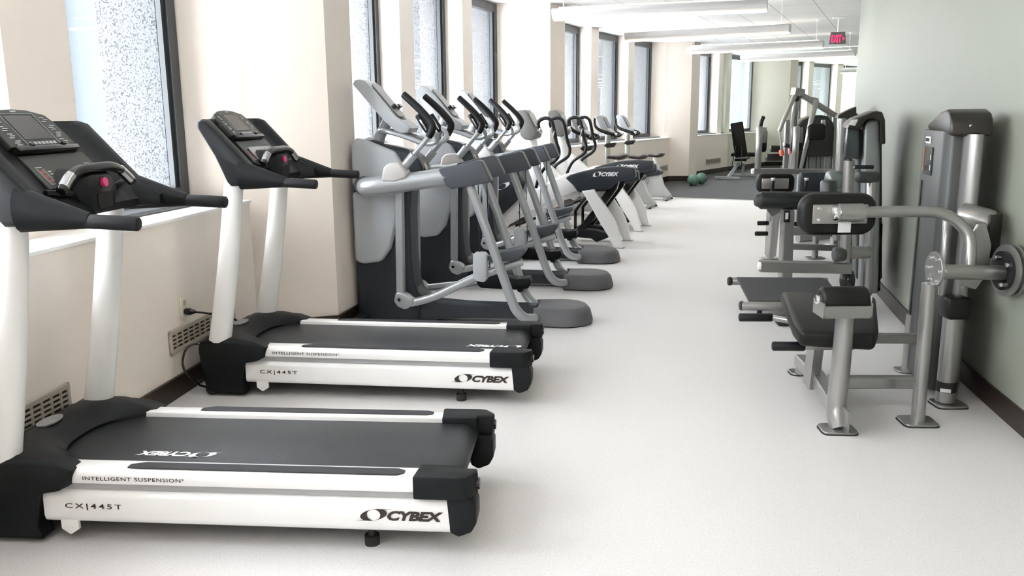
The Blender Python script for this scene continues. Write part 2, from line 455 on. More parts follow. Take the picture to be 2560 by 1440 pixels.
def vent(th_a, th_b, bay, label):
    a, b, _ = bays[bay]; pa, pb = P(42.5, a), P(42.5, b); d = (pb - pa).normalized()
    def on(th):
        o = Vector((CX, CY, 0)); e = P(1, th) - o
        # intersection of the ray with the ledge chord
        den = e.x * d.y - e.y * d.x; r_ = ((pa.x - o.x) * d.y - (pa.y - o.y) * d.x) / den
        return o + e * r_
    A, B = on(th_a), on(th_b); L = (B - A).length; nn = Vector((d.y, -d.x, 0))
    if nn.dot(P(40, th_a) - A) < 0: nn = -nn
    t = thing('vent_grille', label, 'vent', A + Vector((0, 0, .245)), 0, 'beige vent grilles low on the ledge walls')
    t.rotation_euler = (0, 0, atan2(d.y, d.x))
    # local x along wall, local y: side of the room
    s = -1 if (Matrix.Rotation(atan2(d.y, d.x), 3, 'Z') @ Vector((0, 1, 0))).dot(nn) < 0 else 1
    bm = bm_new(); H = .13; e = .018
    box(bm, (L / 2, s * .006, H / 2), (L - .02, .008, H - .02)); finish('backing', bm, VENTD, t, smooth=False)
    bm = bm_new()
    for z in (e / 2, H - e / 2): box(bm, (L / 2, s * .012, z), (L, .014, e), bev=.003)
    for x in (e / 2, L - e / 2): box(bm, (x, s * .012, H / 2), (e, .014, H), bev=.003)
    for k in range(1, 6): box(bm, (L / 2, s * .013, H * k / 6), (L - e, .008, .008))
    nc = int(L / .062)
    for k in range(1, nc): box(bm, (L * k / nc, s * .013, H / 2), (.010, .009, H - e))
    finish('grille_face', bm, VENTM, t, smooth=False)
    return t


vent(6.9, 8.01, 1, 'beige slotted vent grille low on the wall behind the nearest treadmill')
vent(9.19, 10.26, 1, 'beige slotted vent grille low on the wall under the outlet')
vent(29.75, 30.55, 3, 'small beige vent grille on the ledge wall behind the rear exercise bike')
vent(33.9, 35.2, 4, 'beige vent grille on the wall between the green balls and the adjustable bench')


def wall_pt(th, bay, off=0):
    a, b, _ = bays[bay]; pa, pb = P(42.5, a), P(42.5, b); d = (pb - pa).normalized(); o = Vector((CX, CY, 0)); e = P(1, th) - o
    den = e.x * d.y - e.y * d.x; r_ = ((pa.x - o.x) * d.y - (pa.y - o.y) * d.x) / den
    return o + e * (r_ - off), atan2(d.y, d.x)


q, ang_ = wall_pt(9.44, 1)
t = thing('wall_outlet', 'ivory wall outlet with a black plug above the second vent grille', 'outlet', q + Vector((0, 0, .415))); t.rotation_euler = (0, 0, ang_)
bm = bm_new(); box(bm, (0, -.006, .055), (.072, .012, .115), bev=.004); finish('cover_plate', bm, OUTLET, t)
for zz in (.032, .08):
    bm = bm_new(); prism(bm, [(u * .8, v + zz) for u, v in rrect(.036, .03, .01)], -.0135, -.011); finish('socket', bm, mat('ivory_socket_shadow', (.45, .42, .33), .5, var=.02), t, smooth=False)
# cord of the second treadmill
pc = thing('power_cord', 'black power cord plugged in behind the second treadmill', 'cord')
pl = q + Vector((0, 0, .445)); side = (P(41, 9.44) - P(42, 9.44)).normalized()
bm = bm_new(); tube(bm, [pl + side * .013, pl + side * .04, pl + side * .055, pl + side * .075], [.018, .02, .015, .008], 12); finish('plug', bm, BLACK2, pc)
bm = bm_new()
e1 = W(560, 790, 5.0)
tube(bm, [pl + side * .07, pl + side * .2 + Vector((.02, -.02, -.01)), W(545, 790, 4.85), W(590, 800, 4.9), W(640, 850, 5.1), W(660, 900, 5.15)], .006, 8, smooth=6)
finish('cable', bm, BLACK2, pc)
bm = bm_new()
tube(bm, [W(520, 868, 4.55), W(505, 861, 4.52), W(485, 860, 4.5), W(466, 872, 4.48), W(457, 900, 4.46), W(461, 925, 4.45), W(478, 945, 4.5), W(500, 963, 4.55), W(530, 968, 4.62), W(560, 962, 4.7)], .006, 8, smooth=6)
tag(finish('power_cord', bm, BLACK2), 'black cord looping against the wall beside the second treadmill hood', 'cord')
# outlet on right wall
o_ = P(38.15, 16.1, .42)
t = thing('wall_outlet', 'small ivory wall outlet on the green wall between the two machine towers', 'outlet', o_); t.rotation_euler = (0, 0, radians(90 - 16.1))
bm = bm_new(); box(bm, (0, .006, 0), (.07, .010, .115), bev=.004); finish('cover_plate', bm, mat('pale_green_plate', (.5, .54, .45), .4, var=.02), t)
# window shade cords
def shade_cord(th, r, label):
    t = thing('shade_cord', label, 'cord', P(r, th, 1.1), 0, 'white beaded shade cords beside the windows')
    e = (P(1, th + 90) - Vector((CX, CY, 0)))
    bm = bm_new()
    for s in (-1, 1): tube(bm, [Vector((0, .012 * s, .06)), Vector((0, .012 * s, 1.85))], .0025, 6)
    finish('cord', bm, TRIMW, t)
    bm = bm_new(); tube(bm, [(0, 0, 0), (0, 0, .06)], .012, 10); cyl(bm, (0, 0, -.01), (0, 0, .004), .017, 14); finish('tensioner', bm, TRIMW, t)
shade_cord(10.82, 42.62, 'white beaded shade cord hanging on the pier between the two nearest window bays')
shade_cord(20.25, 42.6, 'white beaded shade cord on the pier before the third window bay')
shade_cord(30.65, 42.6, 'white beaded shade cord on the last pier before the mirror')

# ------------------------------------------------------------------ ceiling lamps
FIX = [((.50, 10.35, 2.555), (2.76, 9.62, 2.555)), ((1.725, 13.3, 2.545), (3.80, 12.13, 2.545)), ((3.2, 16.07, 2.54), (5.24, 14.9, 2.54)), ((4.84, 18.6, 2.54), (6.7, 17.25, 2.54))]
LAB = ['white linear pendant lamp, nearest and longest in view', 'white linear pendant lamp, second from the camera', 'white linear pendant lamp, third from the camera', 'white linear pendant lamp just before the mirror']


def fixture(A, B, label):
    A, B = Vector(A), Vector(B); L = (B - A).length; a = atan2((B - A).y, (B - A).x)
    t = thing('pendant_lamp', label, 'lamp', A, 0, 'linear pendant lamps in a row along the ceiling'); t.rotation_euler = (0, 0, a)
    bm = bm_new()
    prof = [(-.035, .012), (-.075, .05), (-.085, .115), (-.07, .125), (.07, .125), (.085, .115), (.075, .05), (.035, .012)]
    prism(bm, prof, 0, L, 'yz', .004, 1); finish('housing', bm, FIXM, t)
    bm = bm_new(); box(bm, (L / 2, 0, .006), (L - .02, .075, .02)); finish('lower_lens', bm, TUBEM, t, smooth=False, label='glowing white lens strip')
    bm = bm_new(); box(bm, (L / 2, 0, .132), (L - .16, .11, .012)); finish('upper_lens', bm, UPM, t, smooth=False, label='glowing uplight strip')
    for x in (.12, L - .12):
        bm = bm_new(); tube(bm, [(x, 0, .12), (x, 0, WALLZ - A.z)], .004, 6, roundcap=False); cyl(bm, (x, 0, WALLZ - A.z - .012), (x, 0, WALLZ - A.z), .03, 14); finish('hanger', bm, TRIMW, t)


for (a, b), l in zip(FIX, LAB): fixture(a, b, l)
for k, th in enumerate((-5.4, -.7, 4.0, 8.7, 13.6)):
    if k == 4: continue
    fixture(P(41.4, th, 2.55), P(39.0, th, 2.55), 'white linear pendant lamp over the near end of the room, above the picture edge')
# exit sign
q = W(2094, 96, 14.5)
ex = thing('exit_sign', 'illuminated red EXIT sign under the ceiling at the far end', 'sign', (q.x, q.y, q.z)); ex.rotation_euler = (0, 0, radians(-16))
bm = bm_new(); prism(bm, [(-.13, -.09), (.13, -.09), (.11, .1), (-.11, .1)], -.012, .012, 'xz', .004, 1); finish('panel', bm, EXITB, ex, smooth=False)
bm = bm_new(); text_bm(bm, 'EXIT', .16, .12, frame_m((-.10, -.0125, -.065), (1, 0, 0), (0, 0, 1), (0, -1, 0)), bold=.03)
faces_from(bm, [(.075, -.0137, .03), (.075, -.0137, -.04), (.11, -.0137, -.005)], [(0, 1, 2)]); finish('lettering', bm, EXITR, ex, smooth=False, label='red glowing EXIT letters with an arrow')
bm = bm_new(); hz = WALLZ - q.z; box(bm, (0, 0, hz - .015), (.2, .05, .03), bev=.005); cyl(bm, (0, 0, .095), (0, 0, hz - .02), .012, 10); finish('mount', bm, TRIMW, ex)


# ------------------------------------------------------------------ treadmill
def make_treadmill(label, logo_x, belt_y, insert):
    t = thing('treadmill', label, 'treadmill', group='white and black treadmills facing the windows')
    def rail_logo(): pass
    for s in (-1, 1):
        # lower frame rail with soft lip
        prof = [(s * .335, .082), (s * .34, .10), (s * .338, .175), (s * .325, .196), (s * .30, .205), (s * .27, .205), (s * .27, .08), (s * .325, .076)]
        bm = bm_new(); prism(bm, prof, -1.56, -.085, 'yz', .004, 1); lf = finish('lower_rail', bm, WHITE, t)
        bm = bm_new(); box(bm, (-.82, s * .315, .215), (1.35, .02, .03)); finish('gap_strip', bm, mat('grey_gap_strip', (.42, .42, .43), .5, var=.02), t, smooth=False)
        prof = [(s * .342, .226), (s * .346, .25), (s * .342, .266), (s * .33, .278), (s * .315, .283), (s * .258, .283), (s * .25, .278), (s * .25, .226)]
        bm = bm_new(); prism(bm, prof, -1.47, -.19, 'yz', .004, 1); ur = finish('side_rail', bm, WHITE, t)
        bm = bm_new(); g = [(-1.24, s * .30 - .022), (-1.215, s * .30 + .026 * -1), (-.275, s * .30 - .026), (-.25, s * .30 - .012), (-.25, s * .30 + .012), (-.275, s * .30 + .026), (-1.19, s * .30 + .026), (-1.24, s * .30 + .005)]
        prism(bm, g, .282, .2865, 'xy', .001, 1); finish('foot_grip', bm, STEPM, ur, label='dark ribbed foot grip strip')
        # rear caps
        bm = bm_new()
        plan = [(-.215, s * .352), (-.205, s * .236), (-.065, s * .236), (-.06, s * .262), (.0, s * .262), (.006, s * .30), (-.03, s * .345), (-.06, s * .354)]
        if s > 0: plan = plan[::-1]
        prism(bm, plan, .205, .290, 'xy', .008, 2); cp = finish('rear_cap', bm, BLACK, t)
        bm = bm_new(); cyl(bm, (.0, s * .29, .245), (.012, s * .29, .245), .020, 16); finish('bolt', bm, BLACK2, cp)
        bm = bm_new(); prism(bm, [(-.1, .212), (-.09, .082), (-.06, .066), (-.015, .085), (.004, .12), (.004, .185), (-.02, .212)], s * .345, s * .24, 'xz', .008, 2); finish('lower_cap', bm, BLACK, t)
        bm = bm_new(); box(bm, (-.035, s * .29, .215), (.05, .05, .03)); finish('cap_link', bm, BLACK2, t, smooth=False)
        # levelling foot and bracket
        bm = bm_new(); cyl(bm, (-.38, s * .28, 0.0), (-.38, s * .28, .035), .027, 18); cyl(bm, (-.38, s * .28, .02), (-.38, s * .28, .10), .014, 12); finish('foot', bm, RUBBER, t)
        bm = bm_new(); prism(bm, [(-1.50, .085), (-1.435, .085), (-1.435, .05), (-1.468, .028), (-1.50, .05)], s * .337, s * .325, 'xz'); cyl(bm, (-1.468, s * .34, .055), (-1.468, s * .322, .055), .010, 10); finish('foot_bracket', bm, WHITE, t, smooth=False)
    # underside
    bm = bm_new(); box(bm, (-.85, 0, .13), (1.5, .5, .1), bev=.01); finish('under_pan', bm, RUBBER, t)
    # belt
    bm = bm_new(); prof = [(-1.66, .263), (-.115, .263), (-.088, .256), (-.065, .24), (-.057, .217), (-.07, .192), (-.1, .178), (-1.66, .178)]
    prism(bm, prof, -.247, .247, 'xz', .003, 1); belt = finish('running_belt', bm, mat('black_running_belt', (.020, .023, .028), .42, bump=.5, bscale=450, var=.08, vscale=5), t, ang=50)
    bm = bm_new(); mtx = frame_m((logo_x + .31, belt_y, .2634), (-1, 0, 0), (0, -1, 0), (0, 0, 1)); logo(bm, .31, .052, mtx, .0008); finish('logo', bm, WINK, belt, smooth=False, label='white maker lettering and swoosh')
    bm = bm_new(); tube(bm, [(-.11, -.25, .220), (-.11, .25, .220)], .030, 18, roundcap=False); cyl(bm, (-.1, -.262, .225), (-.1, .262, .225), .014, 12); finish('rear_roller', bm, SILVER, t)
    # motor hood
    rings = []
    ys = [-.36, -.352, -.33, -.285, -.262, -.24, -.2, -.15, -.1, -.05, 0, .05, .1, .15, .2, .24, .262, .285, .33, .352, .36]
    for y in ys:
        ay = abs(y); side_ = ay > .27
        rx = -1.425 if side_ else -1.60 + .17 * (ay / .27) ** 3
        e = .012 if ay > .355 else 0
        zb = .02 if side_ else .18
        top = .322 - (.012 if ay > .35 else 0) + .008 * (1 - min(1, ay / .3) ** 2)
        fr = -1.86 + .05 * (ay / .36) ** 2
        if side_:
            ring = [(fr + .03 + e, zb + .01), (fr + .09, zb), (-1.56, zb), (-1.575, .075), (-1.555, .19), (-1.48, .205), (-1.44 - e, .225), (rx - e, .28), (-1.50, .305 - e), (-1.60, top - e), (-1.72, top - e), (-1.80 + e, .30 - e), (fr + e, .26), (fr + .01 + e, .15)]
        else:
            ring = [(fr + .03, .05), (fr + .09, .05), (-1.70, .06), (-1.69, .10), (-1.685, .15), (rx - .03, .18), (rx - .012, .20), (rx, .275), (rx - .045, .305), (rx - .12 if rx < -1.5 else -1.62, top), (-1.74, top), (-1.80, .305), (fr, .26), (fr + .01, .15)]
        rings.append([(x, y, z) for x, z in ring])
    bm = bm_new(); loft(bm, rings); hood = finish('motor_hood', bm, BLACK, t, ang=50)
    bm = bm_new(); prism(bm, [(-1.725 + .035 * cos(a), .07 * sin(a) * 1.0) for a in [2 * pi * k / 28 for k in range(28)]], .327, .3325, 'xy'); finish('badge', bm, mat('silver_badge', (.35, .35, .36), .35, .5, var=.3, vscale=60), hood, label='oval silver badge')
    for s in (-1, 1):
        bm = bm_new(); cyl(bm, (-1.76, s * .345, .032), (-1.76, s * .30, .032), .032, 18); finish('transport_wheel', bm, RUBBER, t)
        # uprights
        bm = bm_new(); N = 24; rg = []
        for k in range(9):
            u = k / 8; z = .30 + .87 * u; x = -1.705 + .145 * u + .008 * sin(pi * u); 
            a_, b_ = .062 - .012 * u, .05 - .004 * u
            rg.append([(x + a_ * cos(2 * pi * j / N), s * .31 + b_ * sin(2 * pi * j / N), z) for j in range(N)])
        loft(bm, rg); finish('upright', bm, WHITE, t, ang=60)
    # ---- console
    D = Vector((-.683, 0, .731)); N_ = Vector((.731, 0, .683)); P0 = Vector((-1.40, 0, 1.195))
    def cm(s_, y, n_): return P0 + D * s_ + N_ * n_ + Vector((0, y, 0))
    M = frame_m(P0, (0, 1, 0), D, N_)   # local x lateral, y up the slope, z out of the face
    body = thing
    bm = bm_new(); rings = []
    for y in [-.375, -.37, -.35, -.315, -.295, -.27, -.2, -.1, 0, .1, .2, .27, .295, .315, .35, .37, .375]:
        ay = abs(y); e = .012 if ay > .372 else (.004 if ay > .36 else 0)
        lift = .0 if ay > .3 else (-.03 if ay < .28 else -.015)   # recess behind the raised side walls
        pts = [(-1.33, 1.152), (-1.33, 1.19 - e), (-1.40 + lift * .5, 1.205 - e)]
        pts = [Vector((-1.345 if ay > .27 else -1.42, 0, 1.152 + e)), Vector((-1.345 if ay > .27 else -1.42, 0, 1.192 - e if ay > .27 else 1.18))]
        for s_ in (.06, .16, .28, .38):
            p_ = P0 + D * s_ + N_ * (lift + .004 - e); pts.append(Vector((p_.x, 0, p_.z)))
        pts += [Vector((-1.688, 0, 1.486 - e)), Vector((-1.712 + e, 0, 1.468)), Vector((-1.712 + e, 0, 1.44)), Vector((-1.63 + e, 0, 1.30)), Vector((-1.572 + e, 0, 1.165)), Vector((-1.55, 0, 1.142 + e))]
        rings.append([(p_.x, y, p_.z) for p_ in pts])
    loft(bm, rings); con = finish('console', bm, BLACK, t, ang=42)
    # raised display head
    hd = [(-.195, .285), (.195, .285), (.188, .40), (.172, .438), (.09, .462), (0, .468), (-.09, .462), (-.172, .438), (-.188, .40)]
    bm = bm_new(); M0 = M; M = M @ Matrix.Translation((-.02, 0, -.024)); prism(bm, hd, -.05, .018, 'xy', .006, 2, M); head = finish('display_head', bm, KEYM, con, ang=40)
    bm = bm_new(); prism(bm, [(-.085, .318), (.085, .318), (.08, .432), (-.08, .432)], .018, .0195, 'xy', 0, 1, M); finish('screen', bm, SCREEN, head, smooth=False)
    bm = bm_new()
    for x0, x1, y0, y1 in ((-.097, -.095, .29, .442), (.095, .097, .29, .442), (-.097, .097, .440, .442), (-.015, .015, .449, .456)):
        prism(bm, [(x0, y0), (x1, y0), (x1, y1), (x0, y1)], .0185, .0198, 'xy', 0, 1, M)
    random.seed(7)
    for sx in (-1, 1):
        for k, yy in enumerate((.292, .325, .36, .40)):
            for r_ in range(3):
                x = sx * .135 + random.uniform(-.012, .012); prism(bm, [(x - .014, yy + r_ * .009), (x + .014, yy + r_ * .009), (x + .014, yy + r_ * .009 + .004), (x - .014, yy + r_ * .009 + .004)], .0185, .0197, 'xy', 0, 1, M)
    for k in range(7):
        x = -.07 + k * .023; prism(bm, [(x - .008, .293), (x + .008, .293), (x + .008, .305), (x - .008, .305)], .0185, .0197, 'xy', 0, 1, M)
    finish('key_printing', bm, PRINT, head, smooth=False, label='pale key legends')
    # shelf under the head
    bm = bm_new(); prism(bm, [(-.18, .260), (.18, .260), (.185, .285), (-.185, .285)], -.03, .028, 'xy', .005, 2, M)
    for x in (-.09, .10): prism(bm, [(x - .01, .279), (x + .01, .279), (x + .008, .293), (x - .008, .293)], .012, .032, 'xy', .002, 1, M)
    finish('reading_shelf', bm, BLACK2, con)
    # lower key film or placard
    M = M0 @ Matrix.Translation((-.01, .0, .0))
    bm = bm_new(); prism(bm, [(-.20, .10), (.20, .10), (.195, .255), (-.195, .255)], -.03, -.018, 'xy', .002, 1, M); lk = finish('lower_key_panel', bm, KEYM, con, smooth=False)
    bm = bm_new()
    for sx in (-1, 1):
        x0, x1 = sx * .15 - .018, sx * .15 + .018
        for (a, b, c, d) in ((x0, x1, .196, .199), (x0, x1, .118, .121), (x0, x0 + .003, .118, .191), (x1 - .003, x1, .118, .191)):
            prism(bm, [(a, c), (b, c), (b, d), (a, d)], -.0185, -.0168, 'xy', 0, 1, M)
        for k in range(5):
            xx = sx * .112; prism(bm, [(xx - .009, .125 + k * .012), (xx + .009, .125 + k * .012), (xx + .009, .130 + k * .012), (xx - .009, .130 + k * .012)], -.0185, -.0168, 'xy', 0, 1, M)
    finish('key_outline', bm, PRINT, lk, smooth=False, label='thin white key outlines')
    bm = bm_new()
    for k in range(3): prism(bm, [(-.162, .126 + k * .021), (-.139, .126 + k * .021), (-.139, .142 + k * .021), (-.162, .142 + k * .021)], -.0185, -.0172, 'xy', 0, 1, M)
    finish('speed_keys', bm, RED, lk, smooth=False, label='dull red keys')
    if insert:
        bm = bm_new(); prism(bm, [(-.15, .115), (.14, .108), (.15, .20), (-.14, .205)], -.014, -.010, 'xy', .002, 1, M)
        finish('placard', bm, mat('grey_acrylic_placard', (.22, .21, .21), .2, var=.05), con, smooth=False, label='flat grey placard lying on the lower panel')
    # tray ridge
    bm = bm_new(); tube(bm, [M @ Vector((x, .082 - .022 * (1 - (x / .24) ** 2), -.012)) for x in [(-.25 + .05 * k) for k in range(11)]], .011, 8); finish('tray_ridge', bm, BLACK, con)
    # colour chart
    bm = bm_new(); prism(bm, [(-.26, .01), (-.14, .01), (-.15, .065), (-.26, .07)], -.03, -.0265, 'xy', 0, 1, M); ch = finish('chart_plate', bm, KEYM, con, smooth=False)
    for k, (nm, cc) in enumerate((('red', (.35, .08, .07)), ('yellow', (.5, .42, .08)), ('green', (.15, .35, .12)), ('white', (.5, .5, .48)))):
        bm = bm_new(); prism(bm, [(-.235 + k * .0, .063 - k * .010), (-.205, .063 - k * .010), (-.205, .055 - k * .010), (-.235, .055 - k * .010)], -.0268, -.0258, 'xy', 0, 1, M)
        finish('chart_band', bm, mat('chart_' + nm, cc, .5, var=.03), ch, smooth=False, label=nm + ' band of the heart rate chart')
    # grip pod in the middle
    rings = []
    for k in range(9):
        u = k / 8; x = -1.52 + .112 * u; hw = .165 - .075 * u ** 2; z1 = 1.318 - .01 * u - .02 * u * u; z0 = 1.145 + .01 * u
        rings.append([(x, -hw * .6, z1), (x, -hw, z1 - .05), (x, -hw * .75, z0 + .02), (x, -hw * .45, z0), (x, hw * .45, z0), (x, hw * .75, z0 + .02), (x, hw, z1 - .05), (x, hw * .6, z1)])
    bm = bm_new(); loft(bm, rings); pod = finish('control_pod', bm, BLACK, con, ang=50)
    bm = bm_new(); prism(bm, [(y_, z_ + 1.200) for y_, z_ in rrect(.10, .058, .018)], -1.412, -1.404, 'yz'); finish('cup_recess', bm, mat('black_recess', (.003, .003, .003), .8, var=.05), pod)
    bm = bm_new(); cyl(bm, (-1.411, 0, 1.264), (-1.397, 0, 1.266), .017, 20); finish('stop_button', bm, PINK, pod, label='round magenta stop button')
    bm = bm_new(); tube(bm, [(-1.425, -.235, 1.252), (-1.43, -.17, 1.296), (-1.43, -.10, 1.316), (-1.43, 0, 1.318), (-1.43, .10, 1.316), (-1.43, .17, 1.296), (-1.425, .235, 1.252)], .019, 14, smooth=5); gb = finish('grab_bar', bm, BLACK2, con)
    for s in (-1, 1):
        bm = bm_new(); tube(bm, [(-1.4258, s * .224, 1.2605), (-1.4285, s * .186, 1.2875), (-1.4292, s * .165, 1.2985)], .0200, 16, roundcap=False); finish('pulse_sensor', bm, mat('brushed_steel_sensor', (.42, .42, .43), .25, 1, var=.05), gb, label='polished metal pulse sensor')
        # side handrails
        bm = bm_new(); rg = []
        for k in range(9):
            u = k / 8; x = -1.50 + .24 * u; hw = .018 + .024 * (1 - u) ; zc = 1.195 - .03 * u + .02 * (1 - u); hh = .052 * (1 - u) + .026
            rg.append([(x, s * .355 + (hw + .008) * cos(2 * pi * j / 14), zc - .012 * (1 - u) + hh * sin(2 * pi * j / 14)) for j in range(14)])
        loft(bm, rg); finish('arm_cowl', bm, BLACK, con, ang=60)
        bm = bm_new(); tube(bm, [(-1.37, s * .356, 1.168), (-1.10, s * .356, 1.155)], .0245, 18); finish('handrail_grip', bm, GRIPM, t)
    # lettering on the near and far rails
    for s in (-1, 1):
        ex_ = (1, 0, 0) if s < 0 else (-1, 0, 0); zz = (0, s, 0)
        def mm(x, z, off, w_): return frame_m((x if s < 0 else x + w_, s * off, z), ex_, (0, 0, 1), zz)
        bm = bm_new(); text_bm(bm, 'INTELLIGENT SUSPENSION²', .37, .014, mm(-1.395, .243, .3455, .37), bold=.012, spacing=1.12, depth=.0012)
        finish('lettering', bm, INK, t, smooth=False, label='small dark rail lettering')
        bm = bm_new(); text_bm(bm, 'CX|445T', .21, .025, mm(-1.475, .126, .3405, .21), bold=.01, spacing=1.35, depth=.001)
        finish('lettering', bm, INK, t, smooth=False, label='dark model lettering')
        bm = bm_new(); logo(bm, .30, .045, mm(-.41, .118, .3405, .30), .001); finish('logo', bm, INK, t, smooth=False, label='dark maker lettering and swoosh')
    return t


T1 = make_treadmill('white and black treadmill nearest the camera, grey key panel bare', -1.30, -.118, False); T1.location = (-.104, 3.08, 0); T1.rotation_euler = (0, 0, radians(-4.6))
T2 = make_treadmill('second treadmill, in front of the white pier, grey placard lying on its console', -.375, -.112, True); T2.location = (.137, 4.63, 0); T2.rotation_euler = (0, 0, radians(-7.4))


# ------------------------------------------------------------------ adaptive motion trainer
def make_amt():
    t = thing('elliptical_trainer', 'x', 'exercise machine', group='grey elliptical trainers in a row by the second window bay')
    # rear pod
    def plan(gr, z):
        pts = []
        for k in range(25):
            a = -pi / 2 + pi * k / 24; pts.append((-.27 + (.24 - gr) * max(0, cos(a)) ** .9, (.225 - gr) * sin(a), z))
        pts += [(-.45, .20 - gr, z), (-.47 + gr, .12, z), (-.47 + gr, -.12, z), (-.45, -.20 + gr, z)]
        return pts
    bm = bm_new(); loft(bm, [plan(.02, .0), plan(.0, .012), plan(0, .03), plan(.018, .10), plan(.045, .128), plan(.052, .131)]); finish('rear_pod', bm, PODM, t, ang=40)
    bm = bm_new(); rg = []
    for x, hw, z0, z1 in ((-.44, .075, .03, .125), (-.63, .075, .03, .13), (-.95, .08, .03, .135), (-1.15, .09, .02, .15), (-1.25, .11, .0, .19), (-1.36, .14, .0, .30)):
        rg.append([(x, -hw, z0), (x, hw, z0), (x, hw * .9, z1 - .02), (x, hw * .6, z1), (x, -hw * .6, z1), (x, -hw * .9, z1 - .02)])
    loft(bm, rg); finish('base_spine', bm, NAVY, t, ang=40)
    bm = bm_new(); box(bm, (-1.0, 0, .015), (.9, .05, .03), bev=.005); finish('base_track', bm, SILVER, t)
    # body
    bm = bm_new(); prof = [(-1.76, .0), (-1.76, .9), (-1.74, 1.30), (-1.70, 1.335), (-1.60, 1.325), (-1.50, 1.285), (-1.33, 1.243), (-1.26, 1.19), (-1.235, 1.10), (-1.25, 1.04), (-1.33, .96), (-1.345, .8), (-1.345, .5), (-1.33, .3), (-1.28, .15), (-1.30, .0)]
    prism(bm, prof, -.135, .135, 'xz', .03, 4); finish('body_core', bm, NAVY, t, ang=50)
    for s in (-1, 1):
        bm = bm_new(); prism(bm, [(-1.755, 1.0), (-1.75, 1.30), (-1.71, 1.345), (-1.62, 1.32), (-1.43, 1.245), (-1.385, 1.17), (-1.37, 1.0)], s * .10, s * .165, 'xz', .022, 3); finish('upper_panel', bm, LGREY, t, ang=50)
        bm = bm_new(); prism(bm, [(-1.755, .46), (-1.755, .96), (-1.415, .96), (-1.43, .75), (-1.485, .55), (-1.56, .455), (-1.70, .435)], s * .11, s * .175, 'xz', .025, 3); finish('side_panel', bm, LGREY, t, ang=50)
    bm = bm_new(); prism(bm, [(-1.66, 1.335), (-1.50, 1.29), (-1.36, 1.255), (-1.27, 1.20), (-1.225, 1.10), (-1.235, .99), (-1.30, 1.0), (-1.32, 1.12), (-1.5, 1.2), (-1.66, 1.25)], -.085, .085, 'xz', .02, 3); finish('nose_cover', bm, BLACK2, t, ang=50)
    # neck
    bm = bm_new(); tube(bm, [(-1.60, 0, 1.27), (-1.585, 0, 1.34), (-1.55, 0, 1.40), (-1.51, 0, 1.47)], [.05, .045, .042, .045], 16, smooth=3, flat=.9); finish('neck', bm, LGREY, t)
    # console
    prof = [(-1.727, 1.716), (-1.712, 1.740), (-1.68, 1.748), (-1.635, 1.735), (-1.56, 1.655), (-1.41, 1.475), (-1.335, 1.425), (-1.322, 1.405), (-1.335, 1.375), (-1.38, 1.37), (-1.43, 1.388), (-1.50, 1.45), (-1.60, 1.565)]
    bm = bm_new(); rings = []
    for y in (-.14, -.136, -.125, -.1, 0, .1, .125, .136, .14):
        e = {.14: .02, .136: .009, .125: .003}.get(abs(y), 0); cxm = -1.53; czm = 1.56
        rings.append([(x + (cxm - x) * e * 2, y, z + (czm - z) * e * 2) for x, z in prof])
    loft(bm, rings); con = finish('console', bm, LGREY, t, ang=45)
    fd = Vector((-.64, 0, .768)); fn = Vector((.768, 0, .64)); Mc = frame_m((-1.40, 0, 1.468), (0, 1, 0), fd, fn)
    bm = bm_new(); prism(bm, rrect(.2, .30, .035), .0, .008, 'xy', .003, 1, Mc @ Matrix.Translation((0, .17, 0))); finish('screen', bm, mat('grey_console_film', (.30, .30, .30), .35, var=.04), con)
    for x in (-.055, .055):
        bm = bm_new(); prism(bm, rrect(.075, .03, .008), .0, .04, 'xy', .003, 1, Mc @ Matrix.Translation((x, .10, 0))); finish('book_clip', bm, BLACK2, con)
    bm = bm_new(); prism(bm, rrect(.12, .07, .02), .0, .014, 'xy', .003, 1, Mc @ Matrix.Translation((0, -.015, -.012))); finish('keypad', bm, KEYM, con)
    # fixed front bars with grips
    for s in (-1, 1):
        bm = bm_new(); tube(bm, [(-1.57, s * .04, 1.385), (-1.50, s * .11, 1.385), (-1.34, s * .13, 1.34), (-1.24, s * .14, 1.305), (-1.17, s * .15, 1.30), (-1.125, s * .17, 1.325), (-1.135, s * .20, 1.37), (-1.175, s * .21, 1.40)], .017, 14, smooth=5); fb = finish('fixed_bar', bm, SILVER, t)
        bm = bm_new(); tube(bm, [(-1.175, s * .21, 1.385), (-1.20, s * .21, 1.42), (-1.245, s * .205, 1.495)], [.022, .024, .023], 14, smooth=3); g_ = finish('fixed_grip', bm, GRIPM, fb)
        bm = bm_new(); box(bm, (-1.205, s * .21 - .02, 1.43), (.012, .012, .085), Matrix.Rotation(radians(-30), 3, 'Y'), bev=.003); finish('pulse_sensor', bm, CHROME, g_)
        # moving arms
        bm = bm_new(); tube(bm, [(-1.145, s * .335, 1.352), (-1.12, s * .335, 1.41), (-1.135, s * .333, 1.455), (-1.21, s * .33, 1.54), (-1.315, s * .325, 1.635)], [.024, .027, .027, .026, .024], 16, smooth=6); finish('moving_grip', bm, GRIPM, t)
        bm = bm_new(); tube(bm, [(-1.145, s * .335, 1.355), (-1.29, s * .335, 1.19)], .017, 14); tube(bm, [(-1.255, s * .335, 1.23), (-1.345, s * .335, 1.125)], .030, 16, roundcap=False); finish('moving_arm', bm, SILVER, t)
        bm = bm_new(); prism(bm, [(-1.475, 1.055), (-1.455, 1.15), (-1.42, 1.178), (-1.345, 1.182), (-1.29, 1.115), (-1.30, 1.075), (-1.38, 1.05)], s * .27, s * .405, 'xz', .016, 3); finish('joint_cover', bm, OFFW, t, ang=50)
